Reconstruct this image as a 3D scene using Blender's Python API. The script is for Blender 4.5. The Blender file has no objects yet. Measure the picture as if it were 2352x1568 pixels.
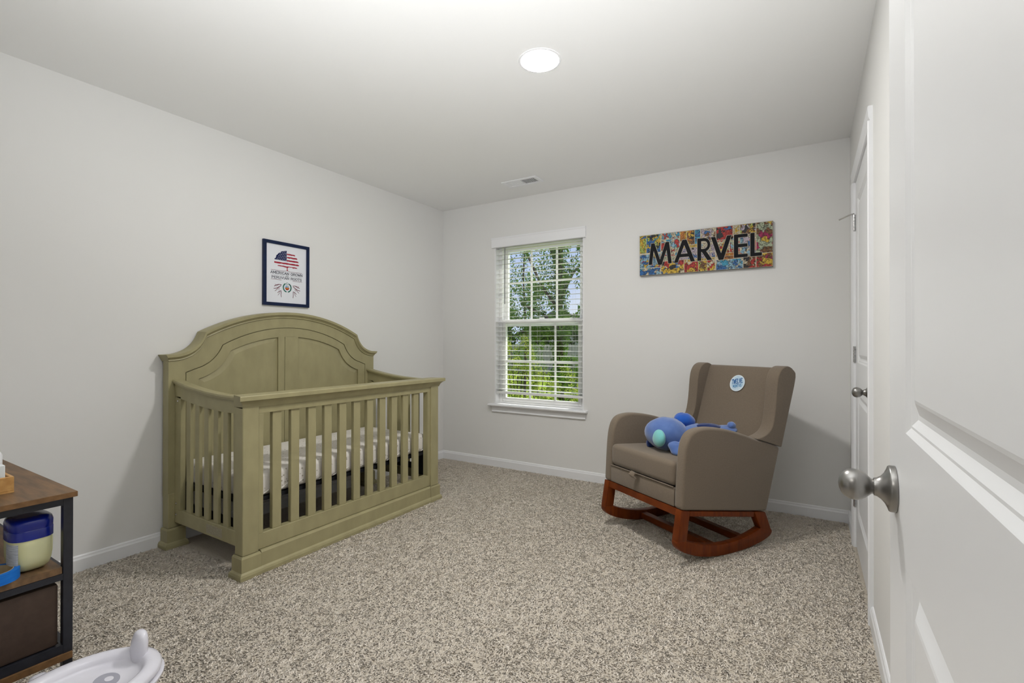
import bpy, bmesh, math, random
import numpy as np
from mathutils import Vector, Matrix

# ------------------------------------------------------------------ scene, camera, world, sun, exposure
sc = bpy.context.scene
COL = sc.collection
R = math.radians

YAW, PITCH, ROLL = -0.551587, 0.003591, 0.001043
CAM = Vector((3.0986, -3.7333, 1.1338))
FPX = 1112.65
fw = Vector((math.sin(YAW) * math.cos(PITCH), math.cos(YAW) * math.cos(PITCH), math.sin(PITCH)))
rt = Vector((math.cos(YAW), -math.sin(YAW), 0))
up = rt.cross(fw)
rt2 = rt * math.cos(ROLL) + up * math.sin(ROLL)
up2 = -rt * math.sin(ROLL) + up * math.cos(ROLL)
cd = bpy.data.cameras.new('camera')
cam = bpy.data.objects.new('camera', cd)
COL.objects.link(cam)
cam.matrix_world = Matrix(((rt2.x, up2.x, -fw.x, CAM.x), (rt2.y, up2.y, -fw.y, CAM.y), (rt2.z, up2.z, -fw.z, CAM.z), (0, 0, 0, 1)))
cd.sensor_width = 36.0
cd.lens = FPX / 2352 * 36
cd.clip_start = 0.01
cd.clip_end = 300
sc.camera = cam

LAMP_STRENGTH = 275.0
HALL_FILL_STRENGTH = 30.0
FLASH_POWER = 172.0
SUN_STRENGTH = 6.0
SKY_STRENGTH = 0.95

world = bpy.data.worlds.new('sky')
sc.world = world
world.use_nodes = True
wn, wl = world.node_tree.nodes, world.node_tree.links
wn.clear()
wo = wn.new('ShaderNodeOutputWorld')
wb = wn.new('ShaderNodeBackground')
wb.inputs['Strength'].default_value = SKY_STRENGTH
wt = wn.new('ShaderNodeTexCoord')
wsep = wn.new('ShaderNodeSeparateXYZ')
wr = wn.new('ShaderNodeValToRGB')
wr.color_ramp.elements[0].position = 0.0
wr.color_ramp.elements[0].color = (0.62, 0.70, 0.92, 1)
wr.color_ramp.elements[1].position = 0.6
wr.color_ramp.elements[1].color = (0.26, 0.42, 0.85, 1)
wno = wn.new('ShaderNodeTexNoise')
wno.inputs['Scale'].default_value = 5.0
wno.inputs['Detail'].default_value = 6
wcr = wn.new('ShaderNodeValToRGB')
wcr.color_ramp.elements[0].position = 0.46
wcr.color_ramp.elements[1].position = 0.66
wmx = wn.new('ShaderNodeMix')
wmx.data_type = 'RGBA'
wmx.inputs['B'].default_value = (0.86, 0.88, 0.96, 1)
wl.new(wt.outputs['Generated'], wsep.inputs[0])
wl.new(wsep.outputs['Z'], wr.inputs[0])
wl.new(wt.outputs['Generated'], wno.inputs['Vector'])
wl.new(wno.outputs['Fac'], wcr.inputs[0])
wl.new(wcr.outputs['Color'], wmx.inputs['Factor'])
wl.new(wr.outputs['Color'], wmx.inputs['A'])
wl.new(wmx.outputs['Result'], wb.inputs['Color'])
wl.new(wb.outputs[0], wo.inputs[0])

sd = bpy.data.lights.new('sun', 'SUN')
sd.energy = SUN_STRENGTH
sd.angle = R(0.6)
sd.color = (1.0, 0.94, 0.82)
sun = bpy.data.objects.new('sun', sd)
COL.objects.link(sun)
# sun stands high over the garden; the level blind slats keep it out of the room
sun.rotation_euler = Vector((-0.36, -0.44, -0.82)).to_track_quat('-Z', 'Y').to_euler()
sun.location = (5, 8, 12)

# the photographer's flash, held beside the camera and bounced off the ceiling
fd = bpy.data.lights.new('bounce_flash', 'SPOT')
fd.energy = FLASH_POWER
fd.spot_size = R(124)
fd.spot_blend = 1.0
fd.shadow_soft_size = 0.08
fd.color = (0.97, 0.985, 1.0)
flash = bpy.data.objects.new('bounce_flash', fd)
COL.objects.link(flash)
flash.location = (2.75, -3.55, 1.25)
flash.rotation_euler = Vector((-0.46, 0.60, 1.0)).to_track_quat('-Z', 'Y').to_euler()

sc.view_settings.view_transform = 'Standard'
sc.view_settings.look = 'None'
sc.view_settings.exposure = 0.15
sc.view_settings.gamma = 1.0
sc.view_settings.use_curve_mapping = False

# ------------------------------------------------------------------ helpers
PM = {}


def tag(o, label=None, cat=None, group=None, kind=None):
    if label: o['label'] = label
    if cat: o['category'] = cat
    if group: o['group'] = group
    if kind: o['kind'] = kind
    return o


def empty(name, loc, rz=0.0, label=None, cat=None, group=None, kind=None, local=False):
    o = bpy.data.objects.new(name, None)
    COL.objects.link(o)
    o.location = loc
    o.rotation_euler = (0, 0, rz)
    o.empty_display_size = 0.1
    PM[o] = (Matrix.Translation(Vector(loc)) @ Matrix.Rotation(rz, 4, 'Z'), local)
    return tag(o, label, cat, group, kind)


def setparent(o, parent):
    if parent is None:
        return
    o.parent = parent
    if parent in PM and not PM[parent][1]:
        o.matrix_parent_inverse = PM[parent][0].inverted()


class B:
    """collects geometry in one bmesh"""

    def __init__(self):
        self.bm = bmesh.new()

    def face(self, pts):
        return self.bm.faces.new([self.bm.verts.new(p) for p in pts])

    def hexa(self, p):
        v = [self.bm.verts.new(q) for q in p]
        for f in ((0, 3, 2, 1), (4, 5, 6, 7), (0, 1, 5, 4), (1, 2, 6, 5), (2, 3, 7, 6), (3, 0, 4, 7)):
            self.bm.faces.new([v[i] for i in f])
        return self

    def box(self, x0, x1, y0, y1, z0, z1):
        return self.hexa([(x0, y0, z0), (x1, y0, z0), (x1, y1, z0), (x0, y1, z0), (x0, y0, z1), (x1, y0, z1), (x1, y1, z1), (x0, y1, z1)])

    def prism(self, poly, f, a0, a1):
        """poly: 2d points; f(u,v,a)->xyz; extruded from a0 to a1"""
        n = len(poly)
        va = [self.bm.verts.new(f(u, v, a0)) for u, v in poly]
        vb = [self.bm.verts.new(f(u, v, a1)) for u, v in poly]
        self.bm.faces.new(va[::-1])
        self.bm.faces.new(vb)
        for i in range(n):
            j = (i + 1) % n
            self.bm.faces.new((va[i], va[j], vb[j], vb[i]))
        return self

    def loft(self, rings, caps=True, closed=True):
        vs = [[self.bm.verts.new(p) for p in r] for r in rings]
        n = len(vs[0])
        for a, b in zip(vs, vs[1:]):
            for i in range(n if closed else n - 1):
                j = (i + 1) % n
                self.bm.faces.new((a[i], a[j], b[j], b[i]))
        if caps:
            self.bm.faces.new(vs[0][::-1])
            self.bm.faces.new(vs[-1])
        return self

    def lathe(self, prof, f, n=24, caps=True):
        """prof: (r,h); f(x,y,h)->xyz"""
        rings = []
        for r, h in prof:
            rings.append([f(r * math.cos(2 * math.pi * i / n), r * math.sin(2 * math.pi * i / n), h) for i in range(n)])
        return self.loft(rings, caps)

    def tube(self, pts, r, n=8, caps=True, rs=None):
        pts = [Vector(p) for p in pts]
        rings = []
        ref = None
        for i, p in enumerate(pts):
            t = (pts[min(i + 1, len(pts) - 1)] - pts[max(i - 1, 0)]).normalized()
            if ref is None:
                ref = t.orthogonal().normalized()
            ref = (ref - t * ref.dot(t))
            ref = ref.normalized() if ref.length > 1e-6 else t.orthogonal().normalized()
            b = t.cross(ref)
            rr = rs[i] if rs else r
            rings.append([p + (ref * math.cos(2 * math.pi * k / n) + b * math.sin(2 * math.pi * k / n)) * rr for k in range(n)])
        return self.loft(rings, caps)

    def bevel(self, w, seg=2, ang=30):
        self.bm.normal_update()
        es = [e for e in self.bm.edges if len(e.link_faces) == 2 and e.calc_face_angle(0) > R(ang)]
        bmesh.ops.bevel(self.bm, geom=es, offset=w, segments=seg, profile=0.5, affect='EDGES', clamp_overlap=True)
        return self

    def subdiv(self, it=1):
        bmesh.ops.subdivide_edges(self.bm, edges=self.bm.edges[:], cuts=it, use_grid_fill=True)
        return self

    def mesh(self, name):
        bmesh.ops.recalc_face_normals(self.bm, faces=self.bm.faces[:])
        me = bpy.data.meshes.new(name)
        self.bm.to_mesh(me)
        self.bm.free()
        return me

    def obj(self, name, m, parent=None, smooth=False, ang=40):
        o = bpy.data.objects.new(name, self.mesh(name))
        return fin(o, m, parent, smooth, ang)


def fin(o, m, parent=None, smooth=False, ang=40):
    COL.objects.link(o)
    if m is not None:
        o.data.materials.clear()
        o.data.materials.append(m)
    if smooth:
        me = o.data
        me.polygons.foreach_set('use_smooth', [True] * len(me.polygons))
        try:
            me.set_sharp_from_angle(angle=R(ang))
        except Exception:
            pass
    setparent(o, parent)
    return o


def share(o, name, loc, parent=None):
    """another piece with the same mesh, moved by loc"""
    c = o.copy()
    c.name = name
    COL.objects.link(c)
    setparent(c, parent)
    c.location = loc
    return c


def struct(o):
    o['kind'] = 'structure'
    return o


XZ = lambda u, v, a: (u, a, v)      # profile in x,z along y
YZ = lambda u, v, a: (a, u, v)      # profile in y,z along x
XY = lambda u, v, a: (u, v, a)


# ------------------------------------------------------------------ materials
def material(name, col, rough=0.6, spec=0.3, metal=0.0, noise=None, bump=None, emit=None, sheen=0.0, coat=0.0, aniso=None, sss=None):
    m = bpy.data.materials.new(name)
    m.use_nodes = True
    nt = m.node_tree
    n, l = nt.nodes, nt.links
    p = n['Principled BSDF']
    p.inputs['Base Color'].default_value = (*col, 1)
    p.inputs['Roughness'].default_value = rough
    p.inputs['Specular IOR Level'].default_value = spec
    p.inputs['Metallic'].default_value = metal
    if sheen:
        p.inputs['Sheen Weight'].default_value = sheen
    if coat:
        p.inputs['Coat Weight'].default_value = coat
        p.inputs['Coat Roughness'].default_value = 0.25
    if emit:
        p.inputs['Emission Color'].default_value = (*emit[0], 1)
        p.inputs['Emission Strength'].default_value = emit[1]
    tc = None
    if noise or bump:
        tc = n.new('ShaderNodeTexCoord')
    if noise:
        col2, scale, stretch, detail = noise
        mp = n.new('ShaderNodeMapping')
        mp.inputs['Scale'].default_value = stretch
        tx = n.new('ShaderNodeTexNoise')
        tx.inputs['Scale'].default_value = scale
        tx.inputs['Detail'].default_value = detail
        rp = n.new('ShaderNodeValToRGB')
        rp.color_ramp.elements[0].position = 0.32
        rp.color_ramp.elements[1].position = 0.68
        rp.color_ramp.elements[0].color = (*col, 1)
        rp.color_ramp.elements[1].color = (*col2, 1)
        l.new(tc.outputs['Object'], mp.inputs[0])
        l.new(mp.outputs[0], tx.inputs['Vector'])
        l.new(tx.outputs['Fac'], rp.inputs[0])
        l.new(rp.outputs[0], p.inputs['Base Color'])
    if bump:
        scale, strength, dist = bump[:3]
        tx = n.new('ShaderNodeTexNoise')
        tx.inputs['Scale'].default_value = scale
        tx.inputs['Detail'].default_value = 3
        if len(bump) > 3:
            mp = n.new('ShaderNodeMapping')
            mp.inputs['Scale'].default_value = bump[3]
            l.new(tc.outputs['Object'], mp.inputs[0])
            l.new(mp.outputs[0], tx.inputs['Vector'])
        else:
            l.new(tc.outputs['Object'], tx.inputs['Vector'])
        bp = n.new('ShaderNodeBump')
        bp.inputs['Strength'].default_value = strength
        bp.inputs['Distance'].default_value = dist
        l.new(tx.outputs['Fac'], bp.inputs['Height'])
        l.new(bp.outputs[0], p.inputs['Normal'])
    return m


WALLP = material('wall_paint', (0.79, 0.785, 0.77), 0.75, 0.2, bump=(220, 0.05, 0.002))
CEILP = material('ceiling_paint', (0.88, 0.88, 0.87), 0.9, 0.1, bump=(160, 0.08, 0.002))
TRIMP = material('trim_paint', (0.86, 0.865, 0.88), 0.35, 0.4)
DOORP = material('door_paint', (0.86, 0.865, 0.875), 0.38, 0.4, bump=(400, 0.02, 0.001, (1, 1, .12)))
CARPET = material('carpet_backing', (0.72, 0.64, 0.535), 0.95, 0.05, noise=((0.80, 0.72, 0.61), 160, (1, 1, 1), 3), bump=(240, 1.0, 0.01))
SAGE = material('sage_paint', (0.375, 0.338, 0.186), 0.42, 0.35, noise=((0.325, 0.292, 0.160), 14, (1, 1, .5), 4), bump=(90, 0.06, 0.002, (1, 1, .15)))
NICKEL = material('brushed_nickel', (0.30, 0.292, 0.28), 0.30, 0.5, 1.0, bump=(300, 0.05, 0.001, (4, 4, .3)))
CHROME = material('bright_steel', (0.6, 0.6, 0.6), 0.22, 0.5, 1.0, noise=((0.5, 0.5, 0.5), 60, (1, 1, 1), 2))
BLACKM = material('black_metal', (0.012, 0.013, 0.018), 0.45, 0.4, noise=((0.018, 0.019, 0.026), 60, (1, 1, 1), 2))
FABRIC = material('brown_fabric', (0.205, 0.162, 0.120), 0.9, 0.1, noise=((0.186, 0.147, 0.109), 120, (1, 1, 1), 6), bump=(900, 0.25, 0.002), sheen=0.25)
RWOOD = material('cherry_wood', (0.185, 0.038, 0.005), 0.42, 0.2, noise=((0.110, 0.019, 0.0025), 9, (6, 1, 1), 5))
VINYL = material('white_vinyl', (0.86, 0.86, 0.86), 0.35, 0.35, noise=((0.83, 0.83, 0.84), 8, (1, 1, 1), 2))
BLIND = material('blind_slat_white', (0.86, 0.86, 0.85), 0.45, 0.3, noise=((0.82, 0.82, 0.82), 20, (.1, 1, 1), 2))
SHEET = material('printed_cotton', (0.80, 0.765, 0.72), 0.9, 0.1, bump=(300, 0.1, 0.001))
SUPPORT = material('black_steel_support', (0.008, 0.009, 0.012), 0.5, 0.4, noise=((0.014, 0.015, 0.02), 30, (1, 1, 1), 2))


def sheet_print():
    n, l = SHEET.node_tree.nodes, SHEET.node_tree.links
    p = n['Principled BSDF']
    tc = n.new('ShaderNodeTexCoord')
    vo = n.new('ShaderNodeTexVoronoi')
    vo.inputs['Scale'].default_value = 44
    rp = n.new('ShaderNodeValToRGB')
    rp.color_ramp.interpolation = 'LINEAR'
    rp.color_ramp.elements[0].position = 0.14
    rp.color_ramp.elements[0].color = (0.42, 0.38, 0.31, 1)
    rp.color_ramp.elements[1].position = 0.24
    rp.color_ramp.elements[1].color = (0.80, 0.765, 0.72, 1)
    l.new(tc.outputs['Object'], vo.inputs['Vector'])
    l.new(vo.outputs['Distance'], rp.inputs[0])
    l.new(rp.outputs[0], p.inputs['Base Color'])


sheet_print()


def glass_mat(name):
    m = bpy.data.materials.new(name)
    m.use_nodes = True
    n, l = m.node_tree.nodes, m.node_tree.links
    n.clear()
    o = n.new('ShaderNodeOutputMaterial')
    t = n.new('ShaderNodeBsdfTransparent')
    t.inputs[0].default_value = (0.96, 0.98, 0.97, 1)
    g = n.new('ShaderNodeBsdfGlossy')
    g.inputs['Roughness'].default_value = 0.02
    mx = n.new('ShaderNodeMixShader')
    mx.inputs[0].default_value = 0.04
    l.new(t.outputs[0], mx.inputs[1])
    l.new(g.outputs[0], mx.inputs[2])
    l.new(mx.outputs[0], o.inputs[0])
    return m


GLASS = glass_mat('window_glass')

# ------------------------------------------------------------------ room shell
W, H, FY = 3.315, 2.44, -3.80
T = 0.12
WX0, WX1, WZ0, WZ1 = 0.612, 1.503, 0.578, 2.062       # window opening
CY0, CY1, CZ = -1.254, -0.420, 2.035                   # closet opening (near, far edge, top)
DX0, DX1, DZ = 2.30, 3.19, 2.05                        # entry opening in the front wall

struct(B().box(-T, W + T, FY - 1.6, 0.16, -0.15, -0.0022).obj('floor', CARPET))
struct(B().box(-T, W + 1.0, FY - 1.6, 0.16, H, H + 0.12).obj('ceiling', CEILP))
struct(B().box(-T, 0, FY, 0.16, -0.005, H).obj('wall_left', WALLP))
b = B()
for a in ((0, WX0, 0, 0.16, -0.005, H), (WX1, W, 0, 0.16, -0.005, H), (WX0, WX1, 0, 0.16, -0.005, WZ0 - .0205), (WX0, WX1, 0, 0.16, WZ1, H)):
    b.box(*a)
struct(b.obj('wall_back', WALLP))
b = B()
for a in ((W, W + T, CY1, 0.16, -0.005, H), (W, W + T, FY - 1.6, CY0, -0.005, H), (W, W + T, CY0, CY1, CZ, H)):
    b.box(*a)
struct(b.obj('wall_right', WALLP))
b = B()
for a in ((-T, DX0, FY - T, FY, -0.005, H), (DX1, W, FY - T, FY, -0.005, H), (DX0, DX1, FY - T, FY, DZ, H)):
    b.box(*a)
struct(b.obj('wall_front', WALLP))
b = B()
b.box(1.2, W, FY - 1.72, FY - 1.6, -0.005, H).box(1.2 - T, 1.2, FY - 1.72, FY - T, -0.005, H)
struct(b.obj('wall_hall', WALLP))

BASEP = [(0, 0), (0.013, 0), (0.013, 0.062), (0.009, 0.070), (0.008, 0.077), (0.004, 0.082), (0, 0.082)]


def baseboard(name, f, a0, a1):
    struct(B().prism(BASEP, f, a0, a1).obj(name, TRIMP))


baseboard('baseboard_left', lambda u, v, a: (u, a, v - 0.004), FY, 0)
baseboard('baseboard_back', lambda u, v, a: (a, -u, v - 0.004), 0.0, W)
baseboard('baseboard_right', lambda u, v, a: (W - u, a, v - 0.004), FY, CY0 - 0.060)
baseboard('baseboard_corner', lambda u, v, a: (W - u, a, v - 0.004), CY1 + 0.060, 0)
baseboard('baseboard_front', lambda u, v, a: (a, FY + u, v - 0.004), 0, DX0 - 0.06)

# carpet pile: individual leaning tufts, too many to count
def carpet_pile():
    rng = np.random.default_rng(4)
    n0 = int(26000 * 3.28 * 3.3)
    x = rng.uniform(0.016, W - 0.016, n0)
    y = rng.uniform(-3.3, -0.016, n0)
    d = np.stack([x - CAM.x, y - CAM.y, np.full(n0, -CAM.z)], 1)
    w = d @ np.array(fw)
    px = 1176 + FPX * (d @ np.array(rt2)) / np.maximum(w, .05)
    py = 784 - FPX * (d @ np.array(up2)) / np.maximum(w, .05)
    keep = (w > .3) & (px > -250) & (px < 2600) & (py < 1800)
    keep &= ~((x < .70) & (y > -2.38) & (y < -1.05))
    x, y = x[keep], y[keep]
    n = len(x)

    def lf(sx, sy, ph):
        return np.sin(x * sx + y * sy + ph)

    def vnoise(cell, sd):
        g = np.random.default_rng(sd).uniform(-1, 1, (int(5 / cell) + 3, int(5 / cell) + 3))
        u, v = x / cell, (y + 4) / cell
        i, j = u.astype(int), v.astype(int)
        fu, fv = u - i, v - j
        fu, fv = fu * fu * (3 - 2 * fu), fv * fv * (3 - 2 * fv)
        return (g[i, j] * (1 - fu) + g[i + 1, j] * fu) * (1 - fv) + (g[i, j + 1] * (1 - fu) + g[i + 1, j + 1] * fu) * fv
    flow = (lf(3.1, 1.7, 0) + lf(-2.3, 4.1, 1.2) + lf(5.2, -3.6, 2.1) + .7 * lf(9, 7, .4) + .7 * lf(-11, 6, 3.3)) * .6
    ang = flow + vnoise(.022, 1) * 3.2 + rng.normal(0, .7, n)
    hump = .5 + .5 * np.clip(vnoise(.016, 2) + .6 * vnoise(.045, 3), -1, 1)
    lean = rng.uniform(.70, 1.10, n) + .12 * vnoise(.3, 5)
    ln = rng.uniform(.0095, .0135, n)
    r = rng.uniform(.0020, .0030, n)
    dx, dy = np.cos(ang), np.sin(ang)
    hz = ln * np.cos(lean)
    hl = ln * np.sin(lean)
    z0 = -.0070 + .0026 * hump
    c0 = np.stack([x, y, z0], 1)
    c1 = c0 + np.stack([dx * hl * .35, dy * hl * .35, hz * .62], 1)
    cu = ang + rng.normal(0, .8, n)
    c2 = c1 + np.stack([np.cos(cu) * hl * .75, np.sin(cu) * hl * .75, hz * .38], 1)
    vs = []
    ph = rng.uniform(0, 6.28, n)
    for c, k in ((c0, .9), (c1, 1.15)):
        for j in range(3):
            a = ph + j * 2.0944
            vs.append(c + np.stack([np.cos(a) * r * k, np.sin(a) * r * k, np.zeros(n)], 1))
    # tip: a short edge pair so that the yarn end is blunt
    a = cu + 1.5708
    o = np.stack([np.cos(a) * r * .8, np.sin(a) * r * .8, np.zeros(n)], 1)
    vs += [c2 + o, c2 - o]
    V = np.stack(vs, 1).reshape(-1, 3)
    base = (np.arange(n) * 8)[:, None]
    tri = []
    for j in range(3):
        k = (j + 1) % 3
        tri += [(j, k, 3 + k), (j, 3 + k, 3 + j)]
    tri += [(3, 4, 6), (4, 7, 6), (4, 5, 7), (5, 3, 6), (5, 6, 7)]
    F = (base[:, None, :] + np.array(tri)[None]).reshape(-1, 3)
    me = bpy.data.meshes.new('carpet_pile')
    me.vertices.add(len(V))
    me.vertices.foreach_set('co', V.astype(np.float32).ravel())
    me.loops.add(F.size)
    me.loops.foreach_set('vertex_index', F.astype(np.int32).ravel())
    me.polygons.add(len(F))
    me.polygons.foreach_set('loop_start', np.arange(0, F.size, 3, dtype=np.int32))
    me.polygons.foreach_set('loop_total', np.full(len(F), 3, dtype=np.int32))
    me.update(calc_edges=True)
    me.polygons.foreach_set('use_smooth', np.ones(len(F), dtype=bool))
    m = material('carpet_yarn', (0.47, 0.40, 0.315), 0.9, 0.05)
    nn, ll = m.node_tree.nodes, m.node_tree.links
    g = nn.new('ShaderNodeNewGeometry')
    rp = nn.new('ShaderNodeValToRGB')
    rp.color_ramp.elements[0].color = (0.86, 0.78, 0.68, 1)
    rp.color_ramp.elements[1].color = (0.96, 0.885, 0.785, 1)
    ll.new(g.outputs['Random Per Island'], rp.inputs[0])
    ll.new(rp.outputs[0], nn['Principled BSDF'].inputs['Base Color'])
    o = bpy.data.objects.new('carpet_pile', me)
    COL.objects.link(o)
    me.materials.append(m)
    tag(o, 'beige plush carpet pile covering the bedroom floor', 'carpet', kind='stuff')


carpet_pile()


# ------------------------------------------------------------------ ceiling light and vent
LX, LY = 2.036, -1.763
root = empty('ceiling_light', (LX, LY, H), label='round white flush LED light glowing on the ceiling', cat='ceiling light')
ringp = [(0.099, H - 0.0003), (0.098, H - 0.0022), (0.093, H - 0.0034), (0.0885, H - 0.0034), (0.0885, H - 0.0003)]
b = B()
rings = [[(LX + r * math.cos(t), LY + r * math.sin(t), z) for t in [2 * math.pi * i / 48 for i in range(48)]] for r, z in ringp]
b.loft(rings + [rings[0]], caps=False)
b.obj('trim_ring', TRIMP, root, True)
LAMPM = material('lit_diffuser', (0.9, 0.9, 0.9), 0.5, emit=((1.0, 0.985, 0.955), LAMP_STRENGTH))
B().lathe([(0.0883, H - 0.0006), (0.0883, H - 0.0030), (0.082, H - 0.0040), (0.055, H - 0.0048), (0.02, H - 0.0050), (0.002, H - 0.0050)], lambda x, y, h: (LX + x, LY + y, h), 40).obj('diffuser', LAMPM, root, True)

# unseen lamp added in the hall as extra fill from behind the camera
root = empty('added_hall_light', (2.3, FY - 0.85, H), label='added unseen fill light on the hall ceiling', cat='ceiling light')
HALL_FILLM = material('hall_fill_diffuser', (0.9, 0.9, 0.9), 0.5, emit=((1.0, 0.97, 0.92), HALL_FILL_STRENGTH))
B().lathe([(0.12, H - 0.001), (0.12, H - 0.02), (0.09, H - 0.045), (0.03, H - 0.055), (0.002, H - 0.056)], lambda x, y, h: (2.3 + x, FY - 0.85 + y, h), 32).obj('diffuser', HALL_FILLM, root, True)

root = empty('ceiling_vent', (1.12, -0.36, H), label='white ceiling air register with slotted grille near window', cat='vent')
vx0, vx1, vy0, vy1 = 0.962, 1.280, -0.434, -0.286
b = B()
for a in ((vx0, vx1, vy0, vy0 + .026), (vx0, vx1, vy1 - .026, vy1), (vx0, vx0 + .03, vy0 + .026, vy1 - .026), (vx1 - .03, vx1, vy0 + .026, vy1 - .026), (1.116, 1.126, vy0 + .026, vy1 - .026)):
    b.box(*a, H - 0.008, H - 0.0005)
b.bevel(0.002, 1).obj('frame', TRIMP, root)
VENTD = material('vent_shade_dark', (0.03, 0.03, 0.03), 0.9, 0.05, noise=((0.05, 0.05, 0.05), 30, (1, 1, 1), 2))
B().box(1.127, vx1 - .031, vy0 + .027, vy1 - .027, H - 0.0022, H - 0.0006).obj('duct_shade', VENTD, root)  # flat dark plate painted as the shade inside the vent opening
B().box(vx0 + .031, 1.115, vy0 + .027, vy1 - .027, H - 0.005, H - 0.0006).obj('damper', TRIMP, root)
for i in range(9):
    x = 1.133 + i * 0.0135
    B().box(x, x + .003, vy0 + .026, vy1 - .026, H - .0060, H - .0024).obj('louver', TRIMP, root)
for i in range(9):
    x = 0.996 + i * 0.0135
    B().box(x, x + .006, vy0 + .028, vy1 - .028, H - .0065, H - .0045).obj('louver', TRIMP, root)


# ------------------------------------------------------------------ window, sill, blind
root = struct(empty('window_1', (1.06, 0.0, WZ0), label='white double hung window with grid muntins', kind='structure'))
b = B()                                                     # jamb liner / reveal
b.box(WX0, WX0 + .012, 0.0, .16, WZ0, WZ1).box(WX1 - .012, WX1, 0.0, .16, WZ0, WZ1).box(WX0 + .012, WX1 - .012, 0.0, .16, WZ1 - .012, WZ1)
b.obj('reveal', VINYL, root)
b = B()                                                     # vinyl frame
fx0, fx1 = WX0 + .012, WX1 - .012
b.box(fx0, fx0 + .035, .060, .150, WZ0 + .0005, WZ1 - .012).box(fx1 - .035, fx1, .060, .150, WZ0 + .0005, WZ1 - .012)
b.box(fx0 + .035, fx1 - .035, .060, .150, WZ1 - .045, WZ1 - .012).box(fx0 + .035, fx1 - .035, .060, .150, WZ0 + .0005, WZ0 + .018)
b.box(fx0 + .035, fx0 + .043, .096, .104, WZ0 + .03, WZ1 - .045).box(fx1 - .043, fx1 - .035, .096, .104, WZ0 + .03, WZ1 - .045)
b.bevel(.002, 1).obj('window_frame', VINYL, root)


def sash(y0, y1, z0, z1, brail, trail, mx, mz):
    s = B()
    x0, x1 = fx0 + .036, fx1 - .036
    st = .034
    s.box(x0, x0 + st, y0, y1, z0, z1).box(x1 - st, x1, y0, y1, z0, z1)
    s.box(x0 + st, x1 - st, y0, y1, z0, z0 + brail).box(x0 + st, x1 - st, y0, y1, z1 - trail, z1)
    so = s.bevel(.003, 1).obj('sash', VINYL, root)
    gx0, gx1, gz0, gz1 = x0 + st, x1 - st, z0 + brail, z1 - trail
    yc = (y0 + y1) / 2
    g = B()
    for m in mx:
        g.box(m - .009, m + .009, yc - .007, yc - .003, gz0, gz1)
    g.box(gx0, gx1, yc - .0075, yc - .0035, mz - .009, mz + .009)
    o = g.obj('muntin', VINYL, so)
    xs = [gx0] + list(mx) + [gx1]
    zs = [gz0, mz, gz1]
    for i in range(3):
        for j in range(2):
            B().box(xs[i], xs[i + 1], yc - .0015, yc + .0015, zs[j], zs[j + 1]).obj('pane', GLASS, so)


sash(.104, .136, 1.290, WZ1 - .046, .040, .034, (.940, 1.196), 1.690)
sash(.064, .096, WZ0 + .019, 1.352, .036, .040, (.948, 1.201), 0.965)
b = B()
b.box(1.05, 1.10, .052, .064, 1.352, 1.362)
b.bevel(.003, 1).obj('sash_lock', VINYL, root)

b = B().prism([(-.045, WZ0 - .020), (.150, WZ0 - .020), (.150, WZ0), (-.045, WZ0), (-.052, WZ0 - .006), (-.052, WZ0 - .014)], lambda u, v, a: (a, u, v), .566, 1.538)
so = b.bevel(.003, 1).obj('trim_1', TRIMP)
struct(so)
so['label'] = 'white window stool board'
b = B().prism([(0, .502), (-.012, .502), (-.016, .508), (-.012, .516), (-.012, WZ0 - .030), (-.020, WZ0 - .0205), (0, WZ0 - .0205)], lambda u, v, a: (a, u, v), .592, 1.520)
so = b.obj('trim_2', TRIMP)
struct(so)

root = empty('window_blind', (1.06, .03, 2.05), label='white horizontal slat blind lowered in the window', cat='window blind')
b = B().prism([(-.016, 2.010), (-.022, 2.014), (-.022, 2.084), (-.026, 2.092), (-.026, 2.100), (-.006, 2.100), (-.006, 2.010)], lambda u, v, a: (a, u, v), .590, 1.522)
b.box(.590, .598, -.006, -.0005, 2.01, 2.10).box(1.514, 1.522, -.006, -.0005, 2.01, 2.10)
b.obj('valance', TRIMP, root)
B().box(.632, 1.486, .004, .052, 2.012, 2.046).bevel(.003, 1).obj('headrail', BLIND, root)
sl = None
SX0, SX1 = .630, 1.488
nsl = 30
for i in range(nsl):
    z = .7135 + i * (1.992 - .7135) / (nsl - 1)
    if sl is None:
        sl = B().prism([(.005, -.0018), (.006, -.0022), (.052, -.0002), (.053, .0004), (.053, .0018), (.052, .0022), (.006, .0002), (.005, -.0004)],
                       lambda u, v, a: (a, u, v + z), SX0, SX1).obj('slat', BLIND, root)
        zf = z
    else:
        share(sl, 'slat', (0, 0, z - zf), root)
B().box(SX0, SX1, .003, .055, .672, .692).bevel(.004, 2).obj('bottom_rail', BLIND, root)
CORD = material('blind_cord', (0.75, 0.75, 0.73), 0.8, noise=((0.7, 0.7, 0.68), 200, (1, 1, 1), 2))
for x in (.72, 1.06, 1.40):
    B().box(x - .0004, x + .0004, .0040, .0048, .69, 2.0).obj('ladder_cord', CORD, root)
    B().box(x - .0004, x + .0004, .0530, .0538, .69, 2.0).obj('ladder_cord', CORD, root)
WAND = material('wand_grey', (0.18, 0.18, 0.19), 0.3, noise=((0.22, 0.22, 0.23), 50, (1, 1, 1), 2))
B().tube([(.728, -.008, 2.005), (.728, -.008, 1.49)], .0038, 8).obj('tilt_wand', WAND, root, True)


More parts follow.
